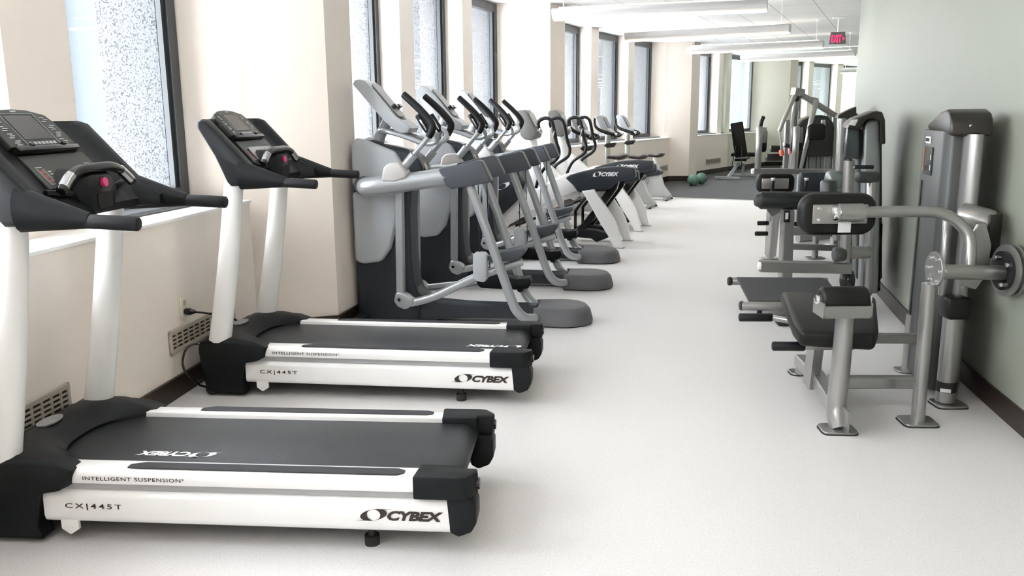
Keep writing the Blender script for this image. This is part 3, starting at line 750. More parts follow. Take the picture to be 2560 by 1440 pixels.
        bm = bm_new(); tube(bm, [(-1.63, s * .30, 1.01), (-1.60, s * .32, 1.012), (-1.50, s * .335, 1.02), (-1.30, s * .335, 1.045), (-1.02, s * .335, 1.085)], [.05, .066, .068, .064, .06], 20, smooth=4, flat=1.0); finish('upper_arm', bm, SILVER, t, ang=60)
        bm = bm_new(); tube(bm, [(-1.66, s * .14, 1.01), (-1.655, s * .22, 1.01), (-1.62, s * .30, 1.01)], [.062, .066, .06], 18, smooth=3); finish('arm_hub', bm, SLATE, t, ang=60)
        bm = bm_new(); prism(bm, [(-1.075, 1.135), (-1.055, 1.142), (-.80, 1.196), (-.775, 1.19), (-.712, 1.06), (-.725, 1.045), (-.985, 1.003), (-1.02, 1.02)], s * .275, s * .395, 'xz', .014, 3); sh = finish('rear_shroud', bm, SLATE, t, ang=50)
        # rear leg
        bm = bm_new(); tube(bm, [(-.90, s * .335, 1.08), (-.86, s * .335, 1.0), (-.70, s * .33, .55), (-.60, s * .315, .25), (-.555, s * .29, .14), (-.50, s * .26, .085), (-.43, s * .2, .07)], [.032, .033, .033, .034, .036, .034, .03], 16, smooth=5); finish('rear_leg', bm, SILVER, t, ang=60)
        # vertical link
        bm = bm_new(); tube(bm, [(-1.385, s * .245, 1.0), (-1.40, s * .245, .21)], [.034, .034], square=True, flat=.8); finish('swing_link', bm, SILVER, t, ang=30)
        hi = s < 0
        z = (lambda v: v)
        zf = .0 if hi else -.14
        bm = bm_new(); prism(bm, [(-1.445, .19), (-1.43, .25), (-1.40, .262), (-1.34, .235), (-1.30, .20), (-1.33, .145), (-1.37, .13), (-1.42, .15)], s * .245 - .045, s * .245 + .045, 'xz', .012, 2); cyl(bm, (-1.402, s * .245 - .05, .205), (-1.402, s * .245 + .05, .205), .012, 12); pv = finish('pedal_pivot', bm, SILVER, t, ang=50)
        bm = bm_new(); cyl(bm, (-1.402, s * .245 - .053, .205), (-1.402, s * .245 + .053, .205), .011, 12); finish('bolt', bm, BLACK2, pv)
        bm = bm_new()
        if hi: tube(bm, [(-1.33, s * .245, .172), (-1.15, s * .245, .225), (-.88, s * .23, .355), (-.75, s * .2, .40), (-.53, s * .19, .475)], .03, 14, smooth=4)
        else: tube(bm, [(-1.33, s * .245, .18), (-1.15, s * .24, .205), (-.9, s * .22, .235), (-.70, s * .2, .25), (-.52, s * .2, .262)], .03, 14, smooth=4)
        finish('pedal_arm', bm, SILVER, t, ang=60)
        if hi:
            bm = bm_new(); prism(bm, [(-.868, .37), (-.868, .53), (-.85, .548), (-.785, .548), (-.765, .53), (-.765, .36), (-.79, .335), (-.845, .345)], s * .28, s * .20, 'xz', .014, 3); finish('cable_box', bm, LGREY, t, ang=50)
            bm = bm_new(); prism(bm, [(-.775, .505), (-.74, .545), (-.64, .553), (-.54, .578), (-.50, .585), (-.495, .55), (-.53, .515), (-.62, .485), (-.74, .475)], -.26, -.10, 'xz', .010, 2)
        else:
            bm = bm_new(); prism(bm, [(-.91, .25), (-.90, .30), (-.80, .325), (-.70, .30), (-.60, .285), (-.51, .295), (-.495, .255), (-.52, .215), (-.62, .205), (-.88, .215)], .12, .28, 'xz', .010, 2); cyl(bm, (-.58, .13, .21), (-.58, .27, .21), .025, 14)
        finish('foot_pedal', bm, SLATE if hi else BLACK, t, ang=50)
        bm = bm_new(); tube(bm, [(-.825 if hi else -.84, s * .25, 1.02), (-.822, s * .24, .54 if hi else .31)], .004, 6, roundcap=False); finish('drive_cable', bm, RUBBER, t)
    bm = bm_new(); box(bm, (-1.72, 0, .03), (.10, .6, .05), bev=.012); finish('front_foot', bm, NAVY, t)
    return t


A1 = make_amt(); A2 = copy_tree(A1); A3 = copy_tree(A1)
for o, (x, y), r, l in ((A1, (.62, 6.13), -7, 'grey elliptical trainer nearest the treadmills, partly behind the white pier'), (A2, (.92, 7.42), -9, 'middle grey elliptical trainer, second from the treadmills'), (A3, (1.15, 8.75), -11, 'grey elliptical trainer farthest from the treadmills, next to the white stride trainers')):
    o.location = (x, y, 0); o.rotation_euler = (0, 0, radians(r)); o['label'] = l


# ------------------------------------------------------------------ stride (arc) trainer
def make_arc():
    t = thing('stride_trainer', 'x', 'exercise machine', group='white and dark stride trainers beyond the ellipticals')
    for s in (-1, 1):
        a = [(-.52, .64), (-.43, .5), (-.345, .35), (-.25, .2), (-.185, .1), (-.135, 0)]; b = [(-.045, 0), (-.065, .06), (-.12, .27), (-.22, .435), (-.34, .60), (-.38, .66)]
        sm = lambda q: [(v.x, v.z) for v in smooth_path([(u_, 0, v_) for u_, v_ in q], 4)]
        bm = bm_new(); prism(bm, sm(a) + sm(b), s * .335, s * .265, 'xz', .006, 2); finish('rear_leg', bm, WHITE, t, ang=45)
        bm = bm_new(); box(bm, (-.09, s * .30, .004), (.13, .09, .008)); finish('leg_pad', bm, SILVER, t, smooth=False)
        # dark shroud with lettering
        prof = [(-.715, .785), (-.66, .82), (-.55, .852), (-.42, .882), (-.28, .905), (-.10, .918), (.07, .905), (.085, .80), (-.02, .772), (-.12, .745), (-.20, .665), (-.40, .66), (-.50, .618), (-.57, .63), (-.62, .70)]
        if s > 0: prof = [(x_ - .04, z_ - .07) for x_, z_ in prof]
        bm = bm_new(); prism(bm, prof, s * .325, s * .20, 'xz', .016, 3); sh = finish('side_shroud', bm, SLATE if False else NAVY, t, ang=50)
        bm = bm_new(); e_ = (1, 0, 0) if s < 0 else (-1, 0, 0); logo(bm, .30, .058, frame_m((-.40 if s < 0 else -.16, s * .326, .80 if s < 0 else .73), Vector(e_) + Vector((0, 0, .03 if s < 0 else -.03)), (0, 0, 1), (0, s, 0)), .001); finish('logo', bm, WINK, sh, smooth=False, label='white maker lettering and swoosh')
        bm = bm_new(); tube(bm, [(-.14, s * .23, .80), (-.17, s * .23, .68), (-.36, s * .22, .42), (-.50, s * .2, .24), (-.60, s * .2, .14)], [.035, .036, .036, .034, .03], square=True, flat=1.2); finish('stride_link', bm, BLACK2, t, ang=30)
        bm = bm_new(); prism(bm, [(-.72, .10), (-.68, .055), (-.62, .06), (-.60, .10), (-.42, .09), (-.36, .05), (-.24, .10), (-.20, .125), (-.26, .16), (-.38, .185), (-.60, .20), (-.69, .17)], s * .26, s * .11, 'xz', .010, 2); finish('foot_pedal', bm, BLACK, t, ang=50)
        bm = bm_new(); tube(bm, [(-1.35, s * .16, .20), (-1.0, s * .18, .34), (-.65, s * .2, .48)], .016, 10, smooth=3); finish('linkage', bm, BLACK2, t)
        bm = bm_new(); tube(bm, [(-.45, s * .2, .62), (-.62, s * .2, .40), (-.62, s * .2, .16)], .018, 10); finish('pedal_strut', bm, BLACK2, t)
        # moving handles
        pts = [(-1.03, s * .27, 1.33), (-1.045, s * .27, 1.39), (-1.015, s * .27, 1.435), (-.94, s * .27, 1.45), (-.885, s * .27, 1.41), (-.855, s * .27, 1.30), (-.83, s * .27, 1.18), (-.80, s * .27, 1.08), (-.83, s * .27, .99), (-.97, s * .26, .89), (-1.04, s * .25, .78), (-1.08, s * .24, .66)]
        bm = bm_new(); tube(bm, pts, [.016, .02, .021, .021, .021, .021, .02, .02, .02, .019, .019, .019], 14, smooth=5); mh = finish('moving_handle', bm, GRIPM, t, ang=60)
        bm = bm_new(); tube(bm, [(-1.025, s * .27, 1.31), (-1.02, s * .27, 1.335)], .019, 12); finish('chrome_tip', bm, CHROME, mh)
        bm = bm_new(); box(bm, (-.865, s * .285, 1.245), (.012, .02, .13), Matrix.Rotation(radians(14), 3, 'Y'), bev=.003); finish('pulse_sensor', bm, LGREY, mh)
    # white body
    bm = bm_new(); rg = []
    for (x, z, hx) in ((-1.20, 1.22, .055), (-1.18, 1.05, .075), (-1.16, .88, .10), (-1.15, .7, .14), (-1.2, .5, .17)):
        rg.append([(x + hx * cos(2 * pi * j / 16), .085 * sin(2 * pi * j / 16), z) for j in range(16)])
    loft(bm, rg); finish('neck', bm, WHITE, t, ang=60)
    bm = bm_new(); prism(bm, [(-1.22, 1.0), (-1.05, .97), (-.60, .58), (-.66, .50), (-.80, .55), (-1.2, .7)], -.07, .07, 'xz', .02, 3); finish('brace', bm, WHITE, t, ang=50)
    bm = bm_new(); prism(bm, [(-1.75, .16), (-1.62, .34), (-1.2, .60), (-.75, .82), (-.52, .80), (-.50, .66), (-1.0, .46), (-1.5, .18), (-1.6, .06)], -.10, .10, 'xz', .02, 3); finish('ramp_beam', bm, WHITE, t, ang=50)
    bm = bm_new(); prism(bm, [(-1.78, .35), (-1.72, .75), (-1.55, .93), (-1.36, .90), (-1.26, .72), (-1.34, .5), (-1.55, .30)], -.17, .17, 'xz', .03, 4); fw = finish('flywheel_cover', bm, NAVY, t, ang=50)
    bm = bm_new(); swoosh(bm, .22, .07, frame_m((-1.62, -.171, .60), (1, 0, .25), (0, 0, 1), (0, -1, 0)), .001); finish('logo', bm, WINK, fw, smooth=False)
    bm = bm_new(); box(bm, (-1.62, 0, .04), (.12, .62, .08), bev=.02); box(bm, (-1.2, 0, .05), (.8, .10, .06), bev=.015); finish('front_foot', bm, WHITE, t)
    bm = bm_new(); tube(bm, [(-.95, -.2, .32), (-.95, .2, .32)], .02, 12); tube(bm, [(-1.3, -.19, .36), (-1.3, .19, .36)], .02, 12); finish('crank_axle', bm, CHROME, t)
    # console
    prof = [(-1.365, 1.50), (-1.345, 1.538), (-1.245, 1.548), (-1.215, 1.51), (-1.125, 1.33), (-1.10, 1.285), (-1.115, 1.225), (-1.18, 1.20), (-1.25, 1.205), (-1.30, 1.25), (-1.335, 1.34)]
    bm = bm_new(); prism(bm, prof, -.13, .13, 'xz', .018, 3); con = finish('console', bm, mat('brown_grey_console_plastic', (.16, .155, .15), .35, var=.04), t, ang=50)
    Mc = frame_m((-1.125, 0, 1.335), (0, 1, 0), Vector((-.447, 0, .894)), Vector((.894, 0, .447)))
    bm = bm_new(); prism(bm, rrect(.20, .18, .02), 0, .012, 'xy', .003, 1, Mc @ Matrix.Translation((0, .105, .0))); finish('screen', bm, mat('warm_grey_display', (.28, .27, .25), .25, var=.04), con)
    bm = bm_new(); prism(bm, rrect(.16, .06, .02), 0, .03, 'xy', .008, 2, Mc @ Matrix.Translation((0, -.04, -.012))); finish('keypad', bm, mat('silver_keypad', (.35, .34, .34), .25, .5, var=.3, vscale=40), con)
    return t


B1 = make_arc(); B2 = copy_tree(B1)
for o, (x, y), r, l in ((B1, (1.39, 9.92), -17, 'white and dark stride trainer beside the last elliptical trainer'), (B2, (1.82, 11.3), -18, 'white and dark stride trainer nearest the exercise bikes')):
    o.location = (x, y, 0); o.rotation_euler = (0, 0, radians(r)); o['label'] = l


# ------------------------------------------------------------------ exercise bikes
def make_bike():
    t = thing('exercise_bike', 'x', 'exercise bike', group='upright exercise bikes past the stride trainers')
    bm = bm_new(); prism(bm, [(-.62, .30), (-.55, .45), (-.44, .55), (-.30, .60), (-.22, .60), (-.20, .46), (-.13, .25), (.0, .08), (-.05, .05), (-.5, .05), (-.95, .06), (-.98, .14), (-.80, .26)], -.08, .08, 'xz', .02, 3); finish('frame', bm, mat('pearl_grey_shell', (.55, .56, .57), .35, var=.02), t, ang=50)
    bm = bm_new(); prism(bm, [(-.62, .34), (-.60, .50), (-.46, .60), (-.28, .56), (-.16, .50), (-.18, .44), (-.40, .40)], -.11, .11, 'xz', .02, 3); finish('drive_cover', bm, NAVY, t, ang=50)
    bm = bm_new(); tube(bm, [(-.06, -.27, .035), (-.06, .27, .035)], .03, 14); finish('rear_foot', bm, SILVER, t)
    bm = bm_new(); tube(bm, [(-.93, -.25, .04), (-.93, .25, .04)], .032, 14); finish('front_foot', bm, SILVER, t)
    for s in (-1, 1):
        bm = bm_new(); cyl(bm, (-.04, s * .22, .0), (-.04, s * .22, .02), .03, 14); finish('level_foot', bm, RUBBER, t)
        bm = bm_new(); cyl(bm, (-.44, s * .10, .33), (-.44, s * .13, .33), .055, 20); tube(bm, [(-.44, s * .135, .33), (-.44 + s * .12, s * .135, .24 if s < 0 else .42)], .014, 8); ck = finish('crank', bm, SILVER, t)
        bm = bm_new(); box(bm, (-.44 + s * .12, s * .19, .24 if s < 0 else .42), (.10, .10, .03), bev=.008); finish('pedal', bm, BLACK, ck)
    bm = bm_new(); tube(bm, [(-.27, 0, .55), (-.31, 0, .80)], .032, 14, roundcap=False); finish('seat_post', bm, WHITE, t)
    bm = bm_new(); rg = []
    for x, hw, z, h_ in ((-.45, .02, .835, .014), (-.42, .032, .838, .02), (-.34, .045, .835, .026), (-.26, .09, .84, .035), (-.20, .125, .852, .036), (-.16, .12, .858, .03), (-.145, .09, .858, .016)):
        rg.append([(x, hw * cos(2 * pi * k / 14), z + h_ * sin(2 * pi * k / 14) * (1 if sin(2 * pi * k / 14) > 0 else 1.4)) for k in range(14)])
    loft(bm, rg); finish('saddle', bm, mat('brown_black_saddle', (.035, .024, .02), .3, var=.05), t, ang=60)
    bm = bm_new(); tube(bm, [(-.80, 0, .18), (-.80, 0, .98), (-.80, 0, 1.12), (-.765, 0, 1.165)], .045, 16, smooth=3); finish('console_post', bm, mat('pale_post_paint', (.50, .52, .50), .35, .3, var=.02), t)
    bm = bm_new(); prism(bm, [(-.86, .985), (-.82, 1.02), (-.66, 1.035), (-.70, .96), (-.80, .95)], -.06, .06, 'xz', .008, 2); finish('bottle_tray', bm, BLACK2, t, ang=50)
    prof = [(-.99, 1.44), (-.965, 1.47), (-.90, 1.47), (-.865, 1.43), (-.77, 1.25), (-.70, 1.20), (-.72, 1.16), (-.80, 1.15), (-.88, 1.22)]
    bm = bm_new(); prism(bm, prof, -.12, .12, 'xz', .016, 3); con = finish('console', bm, LGREY, t, ang=50)
    Mc = frame_m((-.775, 0, 1.265), (0, 1, 0), Vector((-.47, 0, .883)), Vector((.883, 0, .47)))
    bm = bm_new(); prism(bm, rrect(.19, .19, .03), 0, .010, 'xy', .003, 1, Mc @ Matrix.Translation((0, .10, 0))); finish('screen', bm, mat('slate_display', (.13, .14, .15), .3, var=.03), con)
    for s in (-1, 1):
        bm = bm_new(); tube(bm, [(-.98, s * .16, 1.42), (-.98, s * .17, 1.36), (-.955, s * .19, 1.29), (-.87, s * .2, 1.23), (-.72, s * .2, 1.185), (-.64, s * .18, 1.16), (-.66, s * .10, 1.13), (-.74, 0, 1.14)], [.018, .019, .022, .026, .027, .025, .02, .018], 12, smooth=5); hb = finish('handlebar', bm, GRIPM, t, ang=60)
        bm = bm_new(); tube(bm, [(-.63, s * .185, 1.172), (-.60, s * .185, 1.163)], .023, 12); finish('pulse_sensor', bm, CHROME, hb)
    return t


K1 = make_bike(); K2 = copy_tree(K1); K3 = copy_tree(K1)
for o, (x, y), l in ((K1, (1.84, 12.69), 'upright exercise bike next to the stride trainers, its saddle leftmost of three'), (K2, (2.32, 13.89), 'upright exercise bike in the middle of three, mostly hidden by the stride trainers'), (K3, (2.80, 15.1), 'upright exercise bike farthest back, its grey base beside the dark mat')):
    o.location = (x, y, 0); o.rotation_euler = (0, 0, radians(-22)); o['label'] = l
    for ch in bpy.data.objects:
        if ch.parent == o and ch.name.startswith(('saddle', 'seat_post')): ch.location.z = {K1: .03, K2: -.03, K3: -.06}[o]

# ------------------------------------------------------------------ balls and bench
for (px, py, Y, l) in ((1733, 449, 18.05, 'green exercise ball at the corner of the last pier, left one of the pair'), (1753, 446, 18.45, 'green exercise ball on the mat, right one of the pair')):
    q = W(px, py, Y); bm = bm_new(); bmesh.ops.create_uvsphere(bm, u_segments=32, v_segments=20, radius=.12)
    o = finish('exercise_ball', bm, GREENB); o.location = (q.x, q.y, .122); tag(o, l, 'ball', 'green exercise balls on the mat')

bq = W(1850, 440, 19.6)
bn = thing('adjustable_bench', 'adjustable weight bench with black upright backrest in front of the mirror', 'bench', (bq.x, bq.y, .004), -20)
bm = bm_new(); tube(bm, [(-.55, -.05, .035), (.0, -.05, .035)], .03, square=True); finish('rear_foot', bm, SILVER, bn, ang=30)
bm = bm_new(); tube(bm, [(-.25, -.05, .05), (-.12, .5, .30), (-.05, 1.0, .32)], .035, square=True); finish('frame', bm, SILVER, bn, ang=30)
bm = bm_new(); tube(bm, [(-.30, 1.02, .035), (.25, 1.02, .035)], .03, square=True); tube(bm, [(-.03, 1.02, .05), (-.03, 1.0, .32)], .03, square=True); finish('front_foot', bm, SILVER, bn, ang=30)
bm = bm_new(); prism(bm, rrect(.28, .80, .03), -.035, .035, 'xy', .012, 2, frame_m((-.08, .26, .88), (1, 0, .16), (-.17, -.12, .98), (0, 1, .12))); finish('backrest', bm, VINYL, bn)
bm = bm_new(); prism(bm, rrect(.27, .40, .03), -.035, .035, 'xy', .012, 2, frame_m((-.05, .62, .44), (1, 0, 0), (0, 1, .1), (0, -.1, 1))); finish('seat_pad', bm, VINYL, bn)
bm = bm_new(); tube(bm, [(-.20, .15, .30), (-.14, .20, .75)], .010, 8); tube(bm, [(.02, .15, .30), (-.02, .20, .75)], .010, 8); finish('support_strut', bm, BLACK2, bn)
bm = bm_new(); tube(bm, [(-.3, .95, .52), (.22, .95, .52)], .05, 14); finish('leg_roller', bm, VINYL, bn)

# ------------------------------------------------------------------ strength machines (right side)
def foot_plate(bm, c, w_, d_, rz=0):
    poly = rrect(w_, d_, .03, 3); mm = Matrix.Translation(c) @ Matrix.Rotation(radians(rz), 4, 'Z'); prism(bm, poly, .004, .014, 'xy', .002, 1, mm)


def rub(bm, c, w_, d_, rz=0):
    prism(bm, rrect(w_ + .006, d_ + .006, .032, 3), 0, .005, 'xy', 0, 1, Matrix.Translation(c) @ Matrix.Rotation(radians(rz), 4, 'Z'))


def tagged(bmf, name, m_, parent, **k):
    bm = bm_new(); bmf(bm); return finish(name, bm, m_, parent, **k)


def T(name, pts, r, m_, parent, **k):
    kk = {a: k.pop(a) for a in ('label', 'ang') if a in k}
    bm = bm_new(); tube(bm, pts, r, **k); return finish(name, bm, m_, parent, **kk)


def B_(name, c, s, m_, parent, rz=0, bev=.006, rot=None, **kk):
    bm = bm_new(); box(bm, c, s, rot or Matrix.Rotation(radians(rz), 3, 'Z'), bev, 2); return finish(name, bm, m_, parent, **kk)


def pad_face(name, c, w_, h_, d_, r_, m_, parent, rz=0, tilt=0, **kk):
    """rounded pad whose big face looks along local y"""
    mm = Matrix.Translation(c) @ Matrix.Rotation(radians(rz), 4, 'Z') @ Matrix.Rotation(radians(tilt), 4, 'X')
    bm = bm_new(); prism(bm, rrect(w_, h_, r_, 6), -d_ / 2, d_ / 2, 'xz', min(d_ * .33, .03), 3, mm); return finish(name, bm, m_, parent, ang=50, **kk)


# ===== M1: back extension machine
m1 = thing('back_extension_machine', 'nearest strength machine with sloping black seat, roller post and tall dark weight tower', 'strength machine')
# T post with roller
def _(bm):
    foot_plate(bm, (1.555, 3.905, 0), .165, .135, -3)
    tube(bm, [(1.56, 3.90, .01), (1.558, 3.93, .06), (1.56, 3.95, .14), (1.565, 3.945, .30), (1.568, 3.94, .60)], [.045, .058, .056, .054, .052], 18, smooth=3, flat=.8, roundcap=False)
    box(bm, (1.572, 3.87, .07), (.008, .10, .11))
tagged(_, 'roller_post', SILVER2, m1, ang=40)
tagged(lambda bm: rub(bm, (1.555, 3.905, 0), .165, .135, -3), 'foot_pad', RUBBER, m1)
def _(bm):
    box(bm, (1.536, 3.90, .575), (.225, .14, .008)); box(bm, (1.428, 3.90, .605), (.008, .14, .07)); box(bm, (1.645, 3.90, .605), (.008, .14, .07)); box(bm, (1.536, 3.835, .60), (.22, .008, .055))
tagged(_, 'roller_bracket', SILVER2, m1, smooth=False)
T('leg_roller', [(1.443, 3.90, .645), (1.63, 3.90, .645)], .062, VINYL, m1, seg=26, ang=60)
for x in (1.425, 1.648): T('roller_bolt', [(x - .012, 3.90, .645), (x + .012, 3.90, .645)], .022, CHROME, m1, seg=12)
# seat
bm = bm_new(); th = .085; seat = [(-.17, 0), (.17, 0), (.20, .12), (.245, .60), (-.245, .62), (-.20, .12)]
mm = frame_m((1.57, 4.02, .452), (.965, -.26, 0), (.26, .965, .125), (-.0325, -.12, 1)); prism(bm, seat, -th, 0, 'xy', .026, 4, mm); finish('seat', bm, VINYL, m1, ang=50)
T('seat_post', [(1.60, 4.42, .06), (1.60, 4.36, .45)], .05, SILVER2, m1, square=True, flat=.6, ang=30)
T('seat_post', [(1.72, 4.35, .06), (1.72, 4.30, .42)], .045, SILVER2, m1, square=True, flat=.6, ang=30)
T('base_rail', [(1.56, 3.97, .10), (1.64, 4.45, .10), (1.68, 4.83, .08)], .035, SILVER2, m1, square=True, ang=30)
def _(bm): foot_plate(bm, (1.69, 4.83, 0), .14, .11); cyl(bm, (1.68, 4.80, .01), (1.68, 4.80, .10), .035)
tagged(_, 'rear_foot', SILVER2, m1, ang=40)
tagged(lambda bm: rub(bm, (1.69, 4.83, 0), .14, .11), 'foot_pad', RUBBER, m1)
T('seat_handle', [(1.325, 4.22, .335), (1.475, 4.21, .335)], .024, GRIPM, m1)
T('seat_handle', [(1.32, 4.85, .335), (1.50, 4.84, .335)], .024, GRIPM, m1)
T('handle_bar', [(1.46, 4.21, .335), (1.72, 4.2, .335)], .018, SILVER2, m1)
T('handle_bar', [(1.50, 4.84, .335), (1.74, 4.6, .335)], .018, SILVER2, m1)
T('cross_beam', [(1.62, 4.22, .145), (2.10, 4.20, .145)], .03, SILVER2, m1, square=True, ang=30)
T('cross_beam', [(1.75, 4.5, .30), (2.22, 4.48, .30)], .025, SILVER2, m1, square=True, ang=30)
# front right post
def _(bm):
    foot_plate(bm, (1.985, 4.005, 0), .165, .15, -3); tube(bm, [(1.983, 4.0, .01), (1.973, 3.99, .70)], .037, 20, flat=.85, roundcap=False)
tagged(_, 'front_post', SILVER2, m1, ang=40)
tagged(lambda bm: rub(bm, (1.985, 4.005, 0), .165, .15, -3), 'foot_pad', RUBBER, m1)
def _(bm):
    prism(bm, [(.0 + .085 * cos(a) * 1.0, .085 * sin(a)) for a in [2 * pi * k / 28 for k in range(28)]], -.008, .008, 'yz', .002, 1, frame_m((2.0, 4.0, .765), (1, 0, 0), (0, 1, 0), (0, 0, 1)))
fl = tagged(_, 'range_plate', SILVER2, m1, ang=40)
for k in range(6):
    a = 2 * pi * k / 6; T('bolt', [(1.985, 4.0 + .06 * cos(a), .765 + .06 * sin(a)), (2.022, 4.0 + .06 * cos(a), .765 + .06 * sin(a))], .009, CHROME, fl, seg=8)
T('pivot_axle', [(2.0, 4.0, .755), (2.36, 4.06, .735)], .036, SILVER2, m1, seg=20)
# cam wheel
def _(bm):
    for x in (2.37, 2.40): cyl(bm, (x, 4.07, .745), (x + .012, 4.07, .745), .125, 36)
    cyl(bm, (2.38, 4.07, .745), (2.41, 4.07, .745), .10, 30)
cw = tagged(_, 'cam_wheel', SILVER2, m1, ang=40)
tagged(lambda bm: cyl(bm, (2.355, 4.07, .745), (2.37, 4.07, .745), .095, 30), 'cam_hub', BLACK2, cw)
for a in (.9, 2.6, 4.3, 5.6): T('bolt', [(2.34, 4.07 + .07 * cos(a), .745 + .07 * sin(a)), (2.37, 4.07 + .07 * cos(a), .745 + .07 * sin(a))], .011, CHROME, cw, seg=8)
# lift arm to the back pad
T('lift_arm', [(2.19, 4.05, .74), (2.195, 4.07, .87), (2.18, 4.09, .93), (2.13, 4.11, .985), (2.06, 4.12, 1.018), (1.95, 4.13, 1.026), (1.66, 4.14, 1.022)], .0275, SILVER2, m1, smooth=5, seg=18, ang=60)
T('clamp_sleeve', [(1.575, 4.125, 1.022), (1.69, 4.125, 1.022)], .045, SILVER2, m1, seg=22, roundcap=False, ang=60)
T('clamp_sleeve', [(1.55, 4.12, 1.022), (1.57, 4.12, 1.022)], .036, CHROME, m1, seg=22)
pad_face('back_pad', (1.595, 4.21, 1.008), .375, .205, .085, .075, VINYL, m1, 0)
bp = B_('pad_plate', (1.595, 4.160, 1.012), (.268, .012, .095), SILVER2, m1, 0, .005)
for x in (1.49, 1.70):
    for z in (.985, 1.04): T('bolt', [(x, 4.16, z), (x, 4.148, z)], .010, CHROME, bp, seg=10)
B_('care_tag', (1.617, 4.152, .948), (.062, .003, .05), STICK, m1, 0, 0, smooth=False, label='white tag hanging from the back pad')
# cylinder post, black bumper
T('cylinder_post', [(2.25, 4.27, .02), (2.25, 4.27, .47)], .048, SILVER2, m1, seg=26, roundcap=False, ang=60)
def _(bm): foot_plate(bm, (2.262, 4.26, 0), .16, .14)
tagged(_, 'cylinder_foot', SILVER2, m1, ang=40)
tagged(lambda bm: rub(bm, (2.262, 4.26, 0), .16, .14), 'foot_pad', RUBBER, m1)
B_('bumper', (2.245, 4.25, .525), (.12, .12, .115), VINYL, m1, 0, .022)
tagged(lambda bm: cyl(bm, (2.25, 4.27, .075), (2.25, 4.27, .13), .0492, 26), 'warning_band', RUBBER, m1)
B_('warning_label', (2.228, 4.231, .088), (.050, .014, .02), STICK, m1, -28, .002, label='small white warning label')
T('cable_arm', [(2.20, 4.3, .58), (2.205, 4.33, 1.0)], .022, SILVER2, m1)
bm = bm_new(); prism(bm, [(2.20, .66), (2.215, .88), (2.25, .965), (2.29, .965), (2.325, .86), (2.32, .72), (2.27, .64)], 4.12, 4.14, 'xz', .004, 1); finish('gusset', bm, SILVER2, m1, smooth=False)
# weight tower (shroud, cap, column)
TP = [(2.315, 4.90), (2.215, 4.47), (2.235, 4.41), (2.30, 4.385), (2.36, 4.385), (2.40, 4.42), (2.52, 4.88)]
tw = bm_new(); prism(tw, TP, .03, 1.40, 'xy', .012, 2); tower = finish('tower_shroud', tw, TOWERM, m1, ang=40)
HM = Matrix.Translation((2.205, 4.38, 0)) @ Matrix.Rotation(radians(-14.3), 4, 'Z')
bm = bm_new(); prism(bm, [(-.01, 1.375), (-.01, 1.42), (.0, 1.46), (.04, 1.492), (.12, 1.508), (.26, 1.495), (.53, 1.435), (.53, 1.40), (.1, 1.385)], -.004, .192, 'yz', .016, 3, HM); finish('tower_cap', bm, CAPM, m1, ang=50)
T('guard_column', [(2.32, 4.375, .95), (2.32, 4.375, 1.385)], .07, SILVER2, m1, seg=24, flat=.6, roundcap=False, ang=60)
T('pulley_cover', [(2.28, 4.33, .985), (2.37, 4.24, .955)], .065, SILVER2, m1, seg=24, ang=60)
B_('pulley_guard', (2.385, 4.22, .89), (.11, .02, .22), BLACK2, m1, 30, .03)
T('guard_column', [(2.33, 4.38, .02), (2.33, 4.38, .95)], .05, SILVER2, m1, seg=18, flat=.7, roundcap=False, ang=60)
def LF(f, z, off=.002):
    """point on the tower's left face, f from its near edge (0) to its far edge (1)"""
    return (2.215 + .10 * f - off * .97, 4.47 + .43 * f + off * .25, z)
RF = -14.3
B_('name_sticker', LF(.68, 1.345), (.004, .115, .036), STICK, tower, RF, 0, smooth=False, label='white sticker with small dark print')
for k in range(7): B_('sticker_print', LF(.60 + .028 * k, 1.346, .0045), (.003, .005, .018), INK, tower, RF, 0, smooth=False)
B_('instruction_card', LF(.62, 1.235), (.004, .20, .15), CLEAR, tower, RF, 0, smooth=False)
B_('card_stripe', LF(.82, 1.24, .005), (.004, .006, .13), mat('copper_stripe', (.5, .24, .15), .4, var=.03), tower, RF, 0, smooth=False)
B_('weight_slot', LF(.85, .72), (.006, .025, .80), mat('black_slot', (.01, .01, .01), .6, var=.05), tower, RF, 0, smooth=False)
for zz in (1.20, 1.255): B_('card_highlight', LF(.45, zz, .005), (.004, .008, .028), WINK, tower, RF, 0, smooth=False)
for x in (2.29, 2.33): T('bolt', [(x, 4.365, 1.425), (x, 4.352, 1.425)], .009, CHROME, m1, seg=10)
def _(bm): foot_plate(bm, (2.31, 4.86, 0), .12, .11); cyl(bm, (2.31, 4.83, .01), (2.31, 4.83, .35), .035)
tagged(_, 'tower_foot', SILVER2, m1, ang=40)

# ===== M2: leg machine with foot platform, second tower
m2 = thing('calf_press_machine', 'strength machine with tilted black footplate on a silver base behind the seat machine', 'strength machine')
YB = 5.95
T('main_beam', [W(1900, 665, YB), W(2125, 670, YB)], .039, SILVER2, m2, square=True, flat=1.0, ang=30)
T('beam_end_cap', [W(1897, 665, YB), W(1902, 665, YB)], .030, WHITE, m2)
A_, Bp, C_, D_ = Vector((1.81, 6.82, .15)), Vector((2.52, 6.76, .15)), Vector((2.46, 6.20, .075)), Vector((1.76, 6.25, .075))
ax = (Bp - A_).normalized(); ay = (A_ - D_).normalized(); az = ax.cross(ay)
bm = bm_new(); prism(bm, [(0, 0), (.70, 0), (.70, .50), (.67, .57), (0, .57)], 0, .018, 'xy', .005, 1, frame_m(D_ + az * .035, ax, ay, az)); finish('footplate', bm, mat('grey_grip_plate', (.055, .055, .058), .7, bump=.8, bscale=180), m2, smooth=False)
